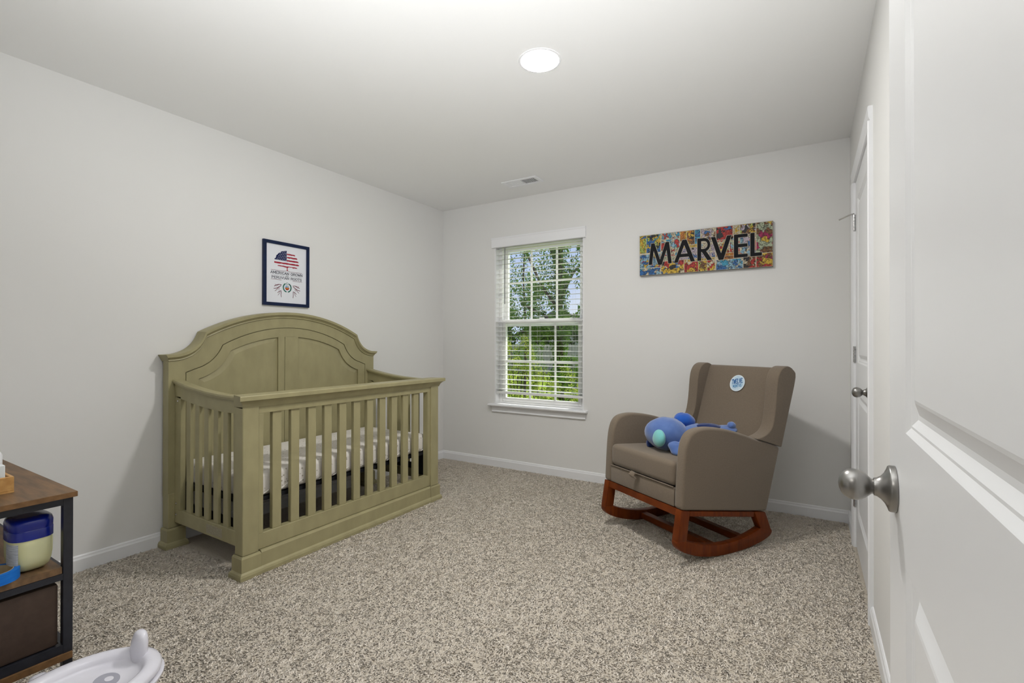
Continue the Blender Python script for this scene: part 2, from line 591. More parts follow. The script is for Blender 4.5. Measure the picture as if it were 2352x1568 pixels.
# ------------------------------------------------------------------ doors
def panel_door(parent, xf, thick, y0, y1, z0, z1, panels, face=-1):
    """slab with moulded panels on the room face (x = xf, room towards -x)"""
    def ring(p, ins, dep):
        a0, a1, c0, c1 = p
        return [(xf + dep, a0 + ins, c0 + ins), (xf + dep, a1 - ins, c0 + ins), (xf + dep, a1 - ins, c1 - ins), (xf + dep, a0 + ins, c1 - ins)]
    s = B()
    # faces around the panels: stiles and rails
    ys0, ys1 = panels[0][0], panels[0][1]
    zs = [z0]
    for p in panels:
        zs += [p[2], p[3]]
    zs.append(z1)
    s.face([(xf, y0, z0), (xf, ys0, z0), (xf, ys0, z1), (xf, y0, z1)])
    s.face([(xf, ys1, z0), (xf, y1, z0), (xf, y1, z1), (xf, ys1, z1)])
    for i in range(0, len(zs), 2):
        s.face([(xf, ys0, zs[i]), (xf, ys1, zs[i]), (xf, ys1, zs[i + 1]), (xf, ys0, zs[i + 1])])
    xb = xf + thick
    s.face([(xb, y0, z0), (xb, y1, z0), (xb, y1, z1), (xb, y0, z1)])
    s.face([(xf, y0, z0), (xf, y0, z1), (xb, y0, z1), (xb, y0, z0)])
    s.face([(xf, y1, z0), (xf, y1, z1), (xb, y1, z1), (xb, y1, z0)])
    s.face([(xf, y0, z0), (xf, y1, z0), (xb, y1, z0), (xb, y0, z0)])
    s.face([(xf, y0, z1), (xf, y1, z1), (xb, y1, z1), (xb, y0, z1)])
    o = s.obj('slab', DOORP, parent)
    for p in panels:
        q = B()
        q.loft([ring(p, 0, 0), ring(p, .008, .0045), ring(p, .011, .0045), ring(p, .020, .0095), ring(p, .026, .0095), ring(p, .042, .0030), ring(p, .046, .0022)], caps=False)
        q.face(ring(p, .046, .0022))
        q.obj('panel', DOORP, o)
    return o


def door_knob(parent, x, y, z, m=NICKEL):
    """egg knob pointing to -x from a rose on the plane x"""
    f = lambda a, c, h: (x - h, y + a, z + c)
    ro = B().lathe([(.0318, 0), (.0318, .0062), (.0308, .0078), (.0275, .0088), (.0212, .0118), (.0160, .0160), (.0130, .0205), (.0120, .0242)], f, 40).obj('rose', m, parent, True, 50)
    B().lathe([(.0100, .0238), (.0106, .0268), (.0135, .0300), (.0175, .0340), (.0202, .0386), (.0217, .0436), (.0219, .0486), (.0207, .0540), (.0177, .0590), (.0128, .0628), (.0068, .0651), (.0010, .0659)], f, 40).obj('knob', m, parent, True, 60)
    return ro


root = struct(empty('door_1', (W, -0.84, 0), label='white two panel closet door with nickel knob', kind='structure'))
panel_door(root, W + .002, .035, CY0 + .004, CY1 - .004, .012, CZ - .004,
           [(CY0 + .115, CY1 - .115, .20, .86), (CY0 + .115, CY1 - .115, 1.03, 1.92)])
door_knob(root, W + .0015, CY0 + .068, .925)
HINGE = CHROME
for z in (1.81, 1.075, .27):
    hb = B()
    for k in range(5):
        hb.tube([(W - .005, CY1 - .003, z - .045 + k * .018 + .0008), (W - .005, CY1 - .003, z - .045 + (k + 1) * .018 - .0008)], .0065, 10)
    hb.box(W - .004, W - .0005, CY1 + .004, CY1 + .024, z - .045, z + .045)
    h = hb.obj('hinge', HINGE, root)
    if z > 1.5:
        B().tube([(W - .005, CY1 - .003, z + .05), (W - .025, CY1 - .003, z + .046), (W - .075, CY1 + .02, z + .030)], .0045, 8).obj('hinge_stop', HINGE, root, True)
CASP = [(0, 0), (.009, 0), (.013, .010), (.016, .016), (.016, .030), (.018, .045), (.018, .056), (.014, .060), (0, .060)]   # (out of wall, across)
ti = 3


def casing(name, segs):
    b_ = B()
    for f, a0, a1 in segs:
        b_.prism(CASP, f, a0, a1)
    return struct(b_.obj(name, TRIMP))


casing('trim_3', [(lambda u, v, a: (W - u, CY0 - v, a), -.004, CZ), (lambda u, v, a: (W - u, CY1 + v, a), -.004, CZ), (lambda u, v, a: (W - u, a, CZ + v), CY0 - .060, CY1 + .060)])
b = B()
b.box(W, W + T, CY0 - .0, CY0 + .003, 0, CZ).box(W, W + T, CY1 - .003, CY1, 0, CZ).box(W, W + T, CY0, CY1, CZ - .003, CZ).box(W + T - .01, W + T, CY0, CY1, 0, CZ)
struct(b.obj('trim_4', TRIMP))

DXF, DE = 3.200, -2.821                      # open entry door: room face plane, free edge
root = struct(empty('door_2', (DXF, -3.28, 0), label='white open entry door with nickel knob', kind='structure'))
panel_door(root, DXF, .035, -3.735, DE, .015, 2.03, [(-3.60, -2.961, .22, .853), (-3.60, -2.961, 1.022, 1.93)])
door_knob(root, DXF - .0005, DE - .056, .931)
B().box(DXF + .004, DXF + .031, DE - .0005, DE + .0015, .895, .955).obj('latch_plate', NICKEL, root)
casing('trim_5', [(lambda u, v, a: (DX0 - v, FY + u, a), -.004, DZ + .06), (lambda u, v, a: (a, FY + u, DZ + v), DX0, DX1)])

# ------------------------------------------------------------------ crib
YC = -1.714


def lerp(a, b_, t):
    return a + (b_ - a) * t


def interp(pts, s):
    for (a, za), (c, zc) in zip(pts, pts[1:]):
        if a <= s <= c:
            return lerp(za, zc, (s - a) / (c - a) if c > a else 0)
    return pts[-1][1]


def arch_curve(zt, zn, sn, ends, n=22):
    """half outline from the centre (s=0) outward: arc to the neck, then the given concave points"""
    sag = zt - zn
    rad = (sn * sn + sag * sag) / (2 * sag)
    pts = []
    for i in range(n + 1):
        s = sn * i / n
        pts.append((s, zt - rad + math.sqrt(rad * rad - s * s)))
    return pts + ends


def concave(p0, p1, k, n=9):
    """quarter-like hollow curve from p0 (steep) to p1 (flat)"""
    c = (p0[0] + (p1[0] - p0[0]) * k[0], p0[1] + (p1[1] - p0[1]) * k[1])
    out = []
    for i in range(1, n + 1):
        t = i / n
        out.append(((1 - t) ** 2 * p0[0] + 2 * t * (1 - t) * c[0] + t * t * p1[0], (1 - t) ** 2 * p0[1] + 2 * t * (1 - t) * c[1] + t * t * p1[1]))
    return out


def full(half):
    """half outline (s,z) -> whole polyline in y,z from left to right"""
    return [(YC - s, z) for s, z in half[::-1]] + [(YC + s, z) for s, z in half[1:]]


crib = empty('baby_crib', (0.41, YC, 0), label='sage green wooden crib with arched headboard against left wall', cat='crib')

CAPT = arch_curve(1.340, 1.200, .552, concave((.552, 1.200), (.700, 1.071), (.24, .86)) + [(.757, 1.068)])     # top of the cap
CAPB = arch_curve(1.300, 1.163, .540, concave((.540, 1.163), (.690, 1.034), (.24, .86)) + [(.736, 1.031)])     # underside = body outline
GRV = arch_curve(1.236, 1.122, .446, concave((.446, 1.122), (.600, .985), (.30, .80)) + [(.648, .966), (.6485, .30)])
PAN = arch_curve(1.176, 1.087, .400, concave((.400, 1.087), (.580, .927), (.28, .78)) + [(.5805, .926), (.581, .30)])


def solid_strip(b_, A, C, x0, x1):
    """solid between two y,z polylines with equally many points"""
    n = len(A)
    rings = []
    for i in range(n):
        rings.append([(x0, *A[i]), (x1, *A[i]), (x1, *C[i]), (x0, *C[i])])
    b_.loft(rings)


def resample(pts, n):
    L = [0]
    for p, q in zip(pts, pts[1:]):
        L.append(L[-1] + math.hypot(q[0] - p[0], q[1] - p[1]))
    out = []
    for i in range(n):
        t = L[-1] * i / (n - 1)
        for k in range(len(L) - 1):
            if L[k] <= t <= L[k + 1] + 1e-9:
                u = (t - L[k]) / (L[k + 1] - L[k]) if L[k + 1] > L[k] else 0
                out.append((lerp(pts[k][0], pts[k + 1][0], u), lerp(pts[k][1], pts[k + 1][1], u)))
                break
    return out


HB0, HB1 = .022, .085          # headboard back and front planes
bodyhalf = CAPB + [(.7365, .28)]
b = B()
b.prism(full(bodyhalf), YZ, HB0, HB1 - .012)
hb = b.obj('headboard', SAGE, crib)
b = B()
g1 = [(s + .0020, z + .0020) for s, z in GRV]
solid_strip(b, full(CAPB + [(.7365, .30)]), full(g1), HB1 - .014, HB1)
b.obj('headboard_rail', SAGE, hb, True, 35)
b = B()
g2 = [(max(0, s - .0020), z - .0020) for s, z in GRV]
solid_strip(b, full(g2), full(PAN), HB1 - .014, HB1 - .001)
b.obj('headboard_frame', SAGE, hb, True, 35)
ztop = 1.175
for y0, y1 in ((YC - .088, YC - .0425), (YC - .0395, YC + .058)):
    B().box(HB1 - .014, HB1 - .0012, y0, y1, .30, ztop).obj('headboard_stile', SAGE, hb)


def raised_panel(ya, yb):
    """bevelled field filling the opening between ya and yb"""
    curve = [(YC + s * (1 if yb > YC else -1), z) for s, z in PAN]
    curve = sorted(curve)
    n = 36
    x0, x1 = HB1 - .0125, HB1 - .0045
    def zt(y):
        return interp(curve, min(max(y, curve[0][0]), curve[-1][0]))
    ins = .030
    out, inn = [], []
    for i in range(n + 1):
        y = lerp(ya, yb, i / n)
        out.append((x0, y, zt(y) + .004))
    for i in range(n + 1):
        y = lerp(ya + ins, yb - ins, i / n)
        # inset from the curve: lowest of neighbouring heights
        z = min(zt(y - ins), zt(y), zt(y + ins)) - ins * .75
        inn.append((x1, y, max(z, .34)))
    bb = B()
    vo = [bb.bm.verts.new(p) for p in out] + [bb.bm.verts.new((x0, yb, .30)), bb.bm.verts.new((x0, ya, .30))]
    vi = [bb.bm.verts.new(p) for p in inn] + [bb.bm.verts.new((x1, yb - ins, .33)), bb.bm.verts.new((x1, ya + ins, .33))]
    m = len(vo)
    for i in range(m):
        j = (i + 1) % m
        bb.bm.faces.new((vo[i], vo[j], vi[j], vi[i]))
    bb.bm.faces.new(vi)
    bb.obj('headboard_panel', SAGE, hb)


raised_panel(YC - .580, YC - .089)
raised_panel(YC + .059, YC + .580)

# cap moulding following the arch
cb = B()
A = resample(full(CAPT), 90)
C = resample(full(CAPB), 90)
rings = []
for (ya, za), (yc, zc) in zip(A, C):
    P = lambda x, t: (x, lerp(yc, ya, t), lerp(zc, za, t))
    rings.append([P(HB0 - .014, 0), P(HB1 + .001, 0), P(HB1 + .008, .06), P(HB1 + .006, .22), P(HB1 + .010, .34), P(HB1 + .018, .50), P(HB1 + .024, .58), P(HB1 + .024, .95), P(HB1 + .020, 1), P(HB0 - .014, 1)])
cb.loft(rings).obj('headboard_cap', SAGE, crib, True, 30)

# back posts (below the panel body) and feet
FOOT = [(0, 0.0), (.020, 0.0), (.020, .016), (.016, .026), (.009, .034), (.009, .098), (.004, .108), (0, .108)]


def foot(x0, x1, y0, y1, parent):
    rings = []
    for off, z in FOOT[1:]:
        rings.append([(x0 - off, y0 - off, z), (x1 + off, y0 - off, z), (x1 + off, y1 + off, z), (x0 - off, y1 + off, z)])
    B().loft(rings).obj('foot', SAGE, parent)


for y0, y1 in ((YC - .736, YC - .660), (YC + .660, YC + .736)):
    p = B().box(HB0, HB1 + .002, y0, y1, .1085, .30).bevel(.003, 1).obj('post', SAGE, crib)
    foot(HB0 + .006, HB1 + .002, y0, y1, p)
# front posts
FP0, FP1 = .718, .785
for y0, y1 in ((-2.432, -2.351), (-1.078, -0.999)):
    p = B().box(FP0, FP1, y0, y1, .1085, .838).bevel(.003, 1).obj('post', SAGE, crib)
    foot(FP0, FP1, y0, y1, p)
# front cap: slab and cove
CP = [(.715, .838), (FP1 + .002, .838), (FP1 + .005, .842), (FP1 + .010, .846), (FP1 + .020, .852), (FP1 + .030, .857), (FP1 + .032, .860), (FP1 + .032, .877), (FP1 + .029, .880), (.700, .880), (.700, .838)]
YF0, YF1 = -2.447, -0.966
b = B()
prof = [(.705, .822), (FP1 - .004, .818), (FP1 - .001, .824), (FP1 + .004, .836), (FP1 + .013, .848), (FP1 + .024, .855), (FP1 + .031, .857), (FP1 + .031, .876), (FP1 + .028, .880), (.705, .880)]
rings = []
for (x, z) in prof:
    off = max(0, x - FP1)
    rings.append((x, z, off))
va = [b.bm.verts.new((x, -2.432 - min(off, .03), z)) for x, z, off in rings]
vb = [b.bm.verts.new((x, -0.999 + min(off, .03) + .012, z)) for x, z, off in rings]
n = len(va)
b.bm.faces.new(va[::-1])
b.bm.faces.new(vb)
for i in range(n):
    j = (i + 1) % n
    b.bm.faces.new((va[i], va[j], vb[j], vb[i]))
b.obj('front_cap', SAGE, crib, True, 25)
# front frame: apron, stiles, lower rail, base moulding
b = B().box(.735, .776, -2.351, -1.078, .785, .824)
b.bevel(.001, 1).obj('front_apron', SAGE, crib)
for y0, y1 in ((-2.351, -2.324), (-1.136 + .03, -1.078)):
    B().box(.735, .776, y0, y1, .19, .785).obj('front_stile', SAGE, crib)
B().box(.735, .776, -2.351, -1.078, .112, .190).bevel(.002, 1).obj('front_lower_rail', SAGE, crib)
MP = [(.735, 0.0), (.803, 0.0), (.803, .016), (.799, .026), (.792, .034), (.792, .100), (.785, .110), (.735, .112)]
B().prism(MP, XZ, -2.3405, -1.0885).obj('base_moulding', SAGE, crib)
sl = None
for i in range(11):
    yc = -2.245 + i * .10325
    if sl is None:
        sl = B().box(.742, .768, yc - .025, yc + .025, .188, .787).bevel(.004, 2).obj('slat', SAGE, crib)
        y0s = yc
    else:
        share(sl, 'slat', (0, yc - y0s, 0), crib)


# side panels: swooping top rail, slats, lower rail
def swoop(x):
    """height of the side rail top"""
    t = min(max((x - .085) / (.70 - .085), 0), 1)
    return .930 - .058 * (1 - (1 - t) ** 2.1)


for sy, yi in ((-1, -2.405), (1, -1.025)):
    ya, yb = sorted((yi - .013, yi + .013))
    xs = [lerp(.085, .735, i / 20) for i in range(21)]
    b = B()
    b.loft([[(x, ya - .010, swoop(x) - .020), (x, yb + .010, swoop(x) - .020), (x, yb + .014, swoop(x) - .008), (x, yb + .012, swoop(x)), (x, ya - .012, swoop(x)), (x, ya - .014, swoop(x) - .008)] for x in xs])
    sp = b.obj('side_rail', SAGE, crib, True, 25)
    b = B()
    b.loft([[(x, ya, swoop(x) - .0925 + .008 * (x - .085) / .65), (x, yb, swoop(x) - .0925 + .008 * (x - .085) / .65), (x, yb, swoop(x) - .019), (x, ya, swoop(x) - .019)] for x in xs])
    b.obj('side_apron', SAGE, sp)
    B().box(.0875, .732, ya, yb, .137, .211).bevel(.002, 1).obj('side_lower_rail', SAGE, sp)
    B().box(.0875, .150, ya, yb, .211, .836).obj('side_stile', SAGE, sp)
    for i in range(6):
        xc = .226 + i * .0930
        B().box(xc - .023, xc + .023, yi - .009, yi + .009, .209, swoop(xc) - .083).bevel(.004, 2).obj('slat', SAGE, sp)
    for x, z in ((.104, .245), (.104, .183), (.72, .165), (.118, .812)):
        f = lambda a, c, h: (x + a, (ya - h if sy < 0 else yb + h), z + c)
        B().lathe([(.0065, 0), (.0065, .0015), (.004, .0035), (.0005, .004)], f, 12).obj('bolt', CHROME if x < .2 else BLACKM, sp, True)
LBL = material('warning_label_paper', (0.40, 0.37, 0.27), 0.6, noise=((0.30, 0.27, 0.19), 90, (1, 1, 6), 3))
B().box(.425, .575, -2.4187, -2.4180, .150, .196).obj('care_label', LBL, crib)

# mattress support and mattress
MY0, MY1, MX0, MX1 = -2.385, -1.045, .098, .728
b = B()
for a in ((MX0, MX1, MY0, MY0 + .025), (MX0, MX1, MY1 - .025, MY1), (MX0, MX0 + .025, MY0, MY1), (MX1 - .025, MX1, MY0, MY1)):
    b.box(*a, .332, .352)
b.box(MX0 + .02, MX1 - .02, MY0 + .02, MY1 - .02, .343, .350)
su = b.obj('mattress_support', SUPPORT, crib)
for y0, y1 in ((MY0 - .004, MY0 + .002), (MY1 - .002, MY1 + .004)):
    B().box(.10, .185, y0, y1, .170, .336).obj('support_bracket', SUPPORT, su)
    B().box(.63, .72, y0, y1, .170, .336).obj('support_bracket', SUPPORT, su)
    B().box(.185, .63, y0, y1, .205, .250).obj('support_bracket', SUPPORT, su)
root = empty('crib_mattress', (.41, YC, .3525), label='crib mattress in cream printed fitted sheet inside green crib', cat='mattress')
b = B().box(MX0 + .004, MX1 - .002, MY0 + .010, MY1 - .010, .353, .478)
b.bevel(.030, 5)
rnd = random.Random(5)
bmesh.ops.triangulate(b.bm, faces=[])
b.obj('mattress_pad', SHEET, root, True, 80)
b = B()
for i in range(15):
    y = MY0 + .10 + i * .085 + rnd.uniform(-.02, .02)
    b.tube([(MX1 - .0025, y - .03, .362), (MX1 - .001, y, .372), (MX1 - .0025, y + .05, .395)], .004, 6, rs=[.001, .0045, .0006])
b.obj('sheet_gather', SHEET, root, True, 80)

# ------------------------------------------------------------------ rocking chair (local frame: x back, y to its right hand side of picture left, z up)
chair = empty('rocking_chair', (2.546, -1.1865, 0), R(57.6), label='brown upholstered wingback rocking chair with cherry wood rockers', cat='rocking chair', local=True)
DZ_ = lambda u, v, a: (u, a, v)
CW = .649

def spline(pts, k=4):
    out = []
    n_ = len(pts)
    for i in range(n_ - 1):
        p0, p1, p2, p3 = pts[max(i - 1, 0)], pts[i], pts[i + 1], pts[min(i + 2, n_ - 1)]
        for j in range(k):
            t = j / k
            out.append(tuple(.5 * (2 * p1[c] + (p2[c] - p0[c]) * t + (2 * p0[c] - 5 * p1[c] + 4 * p2[c] - p3[c]) * t * t + (3 * p1[c] - p0[c] - 3 * p2[c] + p3[c]) * t ** 3) for c in (0, 1)))
    return out + [pts[-1]]


BODY = [(0, .285), (.006, .40), (.014, .52), (.026, .60), (.048, .652), (.088, .682), (.157, .692), (.236, .687), (.34, .669), (.452, .637), (.56, .600), (.66, .570), (.760, .536), (.645, .186)]
WING = [(.560, .6005), (.640, .622), (.688, .665), (.712, .760), (.726, .890), (.742, .952), (.775, .990), (.825, 1.002), (.872, .980), (.894, .935), (.844, .776), (.766, .5375), (.66, .5715)]
BODY = spline(BODY[:13], 3) + BODY[13:]
WING = spline(WING[:11], 3) + WING[11:]
for l0, l1, s in ((0, .060, 'near'), (CW - .060, CW, 'far')):
    a = B().prism(BODY, DZ_, l0, l1).bevel(.016, 4, 40).obj('arm', FABRIC, chair, True, 50)
    lw0, lw1 = (l0 - .004, l1 + .012) if s == 'near' else (l0 - .012, l1 + .004)
    B().prism(WING, DZ_, lw0, lw1).bevel(.024, 5, 40).obj('wing', FABRIC, chair, True, 50)
# backrest
BK = [(.600, .40), (.680, .50), (.742, .68), (.800, .86), (.838, .970), (.852, .988), (.875, .988), (.886, .970), (.850, .84), (.760, .50), (.700, .30), (.62, .30)]
B().prism(BK, DZ_, .062, CW - .062).bevel(.010, 3, 40).obj('backrest', FABRIC, chair, True, 50)
# lower box with front drawer panel
BX = [(.004, .287), (.004, .384), (.62, .30), (.640, .300), (.640, .190)]
B().prism(BX, DZ_, .0615, CW - .0615).bevel(.004, 2).obj('seat_base', FABRIC, chair, True, 40)
# seat cushion
SC = [(.000, .391), (.000, .52), (.30, .500), (.60, .455), (.665, .445), (.64, .33), (.30, .350)]
B().prism(SC, DZ_, .0618, CW - .0618).bevel(.030, 5, 40).obj('seat_cushion', FABRIC, chair, True, 50)
pb = B().tube([(.002, .064, .388), (.001, .30, .390), (.002, CW - .064, .388)], .0036, 8)
pb.obj('piping', FABRIC, chair, True)
# pull tab: folded fabric loop
pt = B()
pt.loft([[(-.004, .352, .392), (-.004, .318, .392), (-.008, .318, .392), (-.008, .352, .392)],
         [(-.022, .360, .405), (-.026, .326, .398), (-.030, .326, .401), (-.026, .360, .409)],
         [(-.040, .366, .392), (-.034, .330, .384), (-.037, .330, .381), (-.043, .366, .389)],
         [(-.026, .352, .372), (-.022, .320, .372), (-.026, .320, .369), (-.030, .352, .369)]])
pt.obj('pull_tab', FABRIC, chair)
# wooden rocker frames
RB = [(-.028, .130), (-.022, .098), (.020, .066), (.130, .026), (.250, .005), (.372, 0.0), (.486, .004), (.592, .018), (.665, .038), (.690, .058), (.690, .075),
      (.600, .098), (.510, .075), (.395, .060), (.263, .064), (.136, .088), (.035, .124)]
RB = spline(RB[:11], 3) + spline(RB[11:], 3)
for l0, l1 in ((.004, .046), (CW - .046, CW - .004)):
    def rp(nm, poly):
        B().prism(poly, DZ_, l0, l1).bevel(.004, 2, 35).obj(nm, RWOOD, chair, True, 40)
    rp('rocker', RB)
    rp('leg', [(.000, .2845), (.060, .272), (.036, .120), (-.027, .128)])
    rp('leg', [(.545, .196), (.636, .182), (.690, .064), (.598, .094)])
    rp('side_rail', [(.060, .272), (.545, .196), (.540, .168), (.055, .246)])
B().hexa([(.002, .046, .246), (.030, .046, .242), (.030, CW - .046, .242), (.002, CW - .046, .246), (.002, .046, .284), (.030, .046, .280), (.030, CW - .046, .280), (.002, CW - .046, .284)]).obj('front_rail', RWOOD, chair)
B().hexa([(.56, .046, .160), (.60, .046, .154), (.60, CW - .046, .154), (.56, CW - .046, .160), (.56, .046, .195), (.60, .046, .189), (.60, CW - .046, .189), (.56, CW - .046, .195)]).obj('rear_rail', RWOOD, chair)
B().box(.255, .300, .046, CW - .046, .012, .050).bevel(.003, 1).obj('stretcher', RWOOD, chair)
B().box(.480, .520, .046, CW - .046, .020, .056).bevel(.003, 1).obj('stretcher', RWOOD, chair)

# ------------------------------------------------------------------ stroke lettering
def octo(x0, x1, z0, z1):
    return [(x1, lerp(z0, z1, .7)), (lerp(x0, x1, .7), z1), (lerp(x0, x1, .3), z1), (x0, lerp(z0, z1, .7)), (x0, lerp(z0, z1, .3)), (lerp(x0, x1, .3), z0), (lerp(x0, x1, .7), z0), (x1, lerp(z0, z1, .3))]


_o = octo(0, 1, 0, 1)
FONT = {
    'A': ([[(0, 0), (.5, 1), (1, 0)], [(.2, .36), (.8, .36)]], [(0, 0), (1, 0)]),
    'M': ([[(.05, 0), (.05, 1), (.5, .25), (.95, 1), (.95, 0)]], [(.05, 0), (.95, 0), (.02, 1), (.98, 1)]),
    'E': ([[(1, .12), (1, 0), (.1, 0), (.1, 1), (1, 1), (1, .88)], [(.1, .5), (.75, .5)]], [(.1, 0), (.1, 1)]),
    'R': ([[(.1, 0), (.1, 1), (.7, 1), (.95, .86), (.95, .64), (.7, .5), (.1, .5)], [(.55, .5), (1, 0)]], [(.1, 0), (.1, 1), (1, 0)]),
    'I': ([[(.5, 0), (.5, 1)]], [(.5, 0), (.5, 1)]),
    'C': ([_o], []),
    'N': ([[(.08, 0), (.08, 1), (.92, 0), (.92, 1)]], [(.08, 0), (.05, 1), (.92, 1)]),
    'G': ([_o + [(1, .48), (.62, .48)]], []),
    'O': ([_o + [_o[0]]], []),
    'W': ([[(0, 1), (.25, 0), (.5, .8), (.75, 0), (1, 1)]], [(0, 1), (1, 1)]),
    'P': ([[(.1, 0), (.1, 1), (.7, 1), (.95, .86), (.95, .6), (.7, .45), (.1, .45)]], [(.1, 0), (.1, 1)]),
    'U': ([[(.08, 1), (.08, .3), (.3, 0), (.7, 0), (.92, .3), (.92, 1)]], [(.08, 1), (.92, 1)]),
    'V': ([[(0, 1), (.5, 0), (1, 1)]], [(0, 1), (1, 1)]),
    'T': ([[(0, .85), (0, 1), (1, 1), (1, .85)], [(.5, 0), (.5, 1)]], [(.5, 0)]),
    'S': ([[(.95, .78), (.75, 1), (.25, 1), (.05, .78), (.25, .55), (.75, .45), (.95, .22), (.75, 0), (.25, 0), (.05, .22)]], []),
    'H': ([[(.08, 0), (.08, 1)], [(.92, 0), (.92, 1)], [(.08, .5), (.92, .5)]], [(.08, 0), (.08, 1), (.92, 0), (.92, 1)]),
    'L': ([[(.1, 1), (.1, 0), (.95, 0), (.95, .15)]], [(.1, 1)]),
    'w': ([[(0, .6), (.25, 0), (.5, .5), (.75, 0), (1, .6)]], []),
    'i': ([[(.5, 0), (.5, .6)], [(.5, .8), (.5, .92)]], []),
    't': ([[(.45, 1), (.45, .1), (.8, 0)], [(.1, .62), (.9, .62)]], []),
    'h': ([[(.1, 0), (.1, 1)], [(.1, .5), (.5, .62), (.85, .5), (.85, 0)]], []),
}
WID = {'I': .38, 'M': 1.18, 'W': 1.25, 'i': .4, 't': .7}


LAYER = [0]


def strokes(b_, pts, w, f, a0, a1):
    LAYER[0] += 1
    for p, q in zip(pts, pts[1:]):
        dx, dz = q[0] - p[0], q[1] - p[1]
        L_ = math.hypot(dx, dz)
        if L_ < 1e-9:
            continue
        ux, uz = dx / L_ * w * .5, dz / L_ * w * .5
        nx, nz = -uz, ux
        LAYER[0] += 1
        b_.prism([(p[0] - ux * .6 + nx, p[1] - uz * .6 + nz), (p[0] - ux * .6 - nx, p[1] - uz * .6 - nz), (q[0] + ux * .6 - nx, q[1] + uz * .6 - nz), (q[0] + ux * .6 + nx, q[1] + uz * .6 + nz)], f, a0, a1 + (LAYER[0] % 16) * .00002)


def lettering(b_, text, x0, x1, z0, z1, w, f, a0, a1, serif=True, slant=0.0, gap=.28):
    tot = sum((.55 if c == ' ' else WID.get(c, 1.0)) + gap for c in text) - gap
    u = (x1 - x0) / tot
    x = x0
    for c in text:
        if c == ' ':
            x += (.55 + gap) * u
            continue
        wd = WID.get(c, 1.0) * u
        st, sf = FONT[c]
        mp = lambda p: (x + p[0] * wd + slant * p[1] * (z1 - z0), lerp(z0, z1, p[1]))
        for pl in st:
            strokes(b_, [mp(p) for p in pl], w, f, a0, a1)
        if serif:
            for s in sf:
                q = mp(s)
                strokes(b_, [(q[0] - .16 * u, q[1]), (q[0] + .16 * u, q[1])], w * .7, f, a0, a1)
        x += wd + gap * u


# ------------------------------------------------------------------ framed print
NAVYF = material('navy_frame', (0.006, 0.016, 0.060), 0.45, 0.25, noise=((0.004, 0.011, 0.042), 20, (1, 1, 1), 2))
PAPER = material('print_paper', (0.80, 0.815, 0.86), 0.6, 0.2, noise=((0.78, 0.795, 0.845), 12, (1, 1, 1), 2))
INKD = material('print_ink_dark', (0.035, 0.035, 0.055), 0.7, 0.1, noise=((0.05, 0.05, 0.07), 60, (1, 1, 1), 2))
INKR = material('print_ink_red', (0.33, 0.012, 0.035), 0.7, 0.1, noise=((0.40, 0.03, 0.05), 80, (1, 1, 1), 2))
INKN = material('print_ink_navy', (0.012, 0.017, 0.075), 0.7, 0.1, noise=((0.02, 0.025, 0.09), 80, (1, 1, 1), 2))
INKG = material('print_ink_green', (0.01, 0.11, 0.09), 0.7, 0.1, noise=((0.02, 0.15, 0.10), 80, (1, 1, 1), 2))
INKY = material('print_ink_gold', (0.62, 0.30, 0.02), 0.7, 0.1, noise=((0.55, 0.22, 0.02), 80, (1, 1, 1), 2))
INKB = material('print_ink_sky', (0.22, 0.42, 0.62), 0.7, 0.1, noise=((0.28, 0.46, 0.66), 80, (1, 1, 1), 2))
INKM = material('print_ink_maroon', (0.12, 0.02, 0.035), 0.7, 0.1, noise=((0.16, 0.03, 0.05), 80, (1, 1, 1), 2))

PY0, PY1, PZ0, PZ1 = -1.866, -1.521, 1.388, 1.826
root = empty('framed_print', (0, (PY0 + PY1) / 2, PZ0), label='navy framed print of flag tree and roots above the crib', cat='framed print')
fwid = .0215
for nm, poly in (('f1', [(PY0, PZ0), (PY1, PZ0), (PY1 - fwid, PZ0 + fwid), (PY0 + fwid, PZ0 + fwid)]), ('f2', [(PY0, PZ1), (PY1, PZ1), (PY1 - fwid, PZ1 - fwid), (PY0 + fwid, PZ1 - fwid)]),
                 ('f3', [(PY0, PZ0), (PY0 + fwid, PZ0 + fwid), (PY0 + fwid, PZ1 - fwid), (PY0, PZ1)]), ('f4', [(PY1, PZ0), (PY1 - fwid, PZ0 + fwid), (PY1 - fwid, PZ1 - fwid), (PY1, PZ1)])):
    B().prism(poly, YZ, .001, .0185).obj('frame_bar', NAVYF, root)
B().box(.0005, .0100, PY0 + fwid - .003, PY1 - fwid + .003, PZ0 + fwid - .003, PZ1 - fwid + .003).obj('paper', PAPER, root)
PA0, PA1 = .0100, .0104
b = B()
lettering(b, 'AMERICAN GROWN', -1.811, -1.573, 1.6055, 1.6215, .0030, YZ, PA0, PA1)
lettering(b, 'PERUVIAN ROOTS', -1.804, -1.579, 1.5735, 1.5885, .0028, YZ, PA0, PA1)
lettering(b, 'with', -1.703, -1.681, 1.5925, 1.6015, .0012, YZ, PA0, PA1, False, .2)
b.obj('lettering', INKD, root)
b = B()
strokes(b, [(-1.808, 1.6295), (-1.712, 1.6285), (-1.690, 1.634), (-1.668, 1.6285), (-1.576, 1.6295)], .0022, YZ, PA0, PA1)
strokes(b, [(-1.808, 1.5665), (-1.733, 1.5660)], .0022, YZ, PA0, PA1)
strokes(b, [(-1.648, 1.5660), (-1.576, 1.5670)], .0022, YZ, PA0, PA1)
b.obj('rule_line', INKM, root)
b = B()
strokes(b, [(-1.808, 1.5975), (-1.712, 1.5975)], .0010, YZ, PA0, PA1)
strokes(b, [(-1.670, 1.5975), (-1.576, 1.5975)], .0010, YZ, PA0, PA1)
b.obj('rule_line', INKD, root)
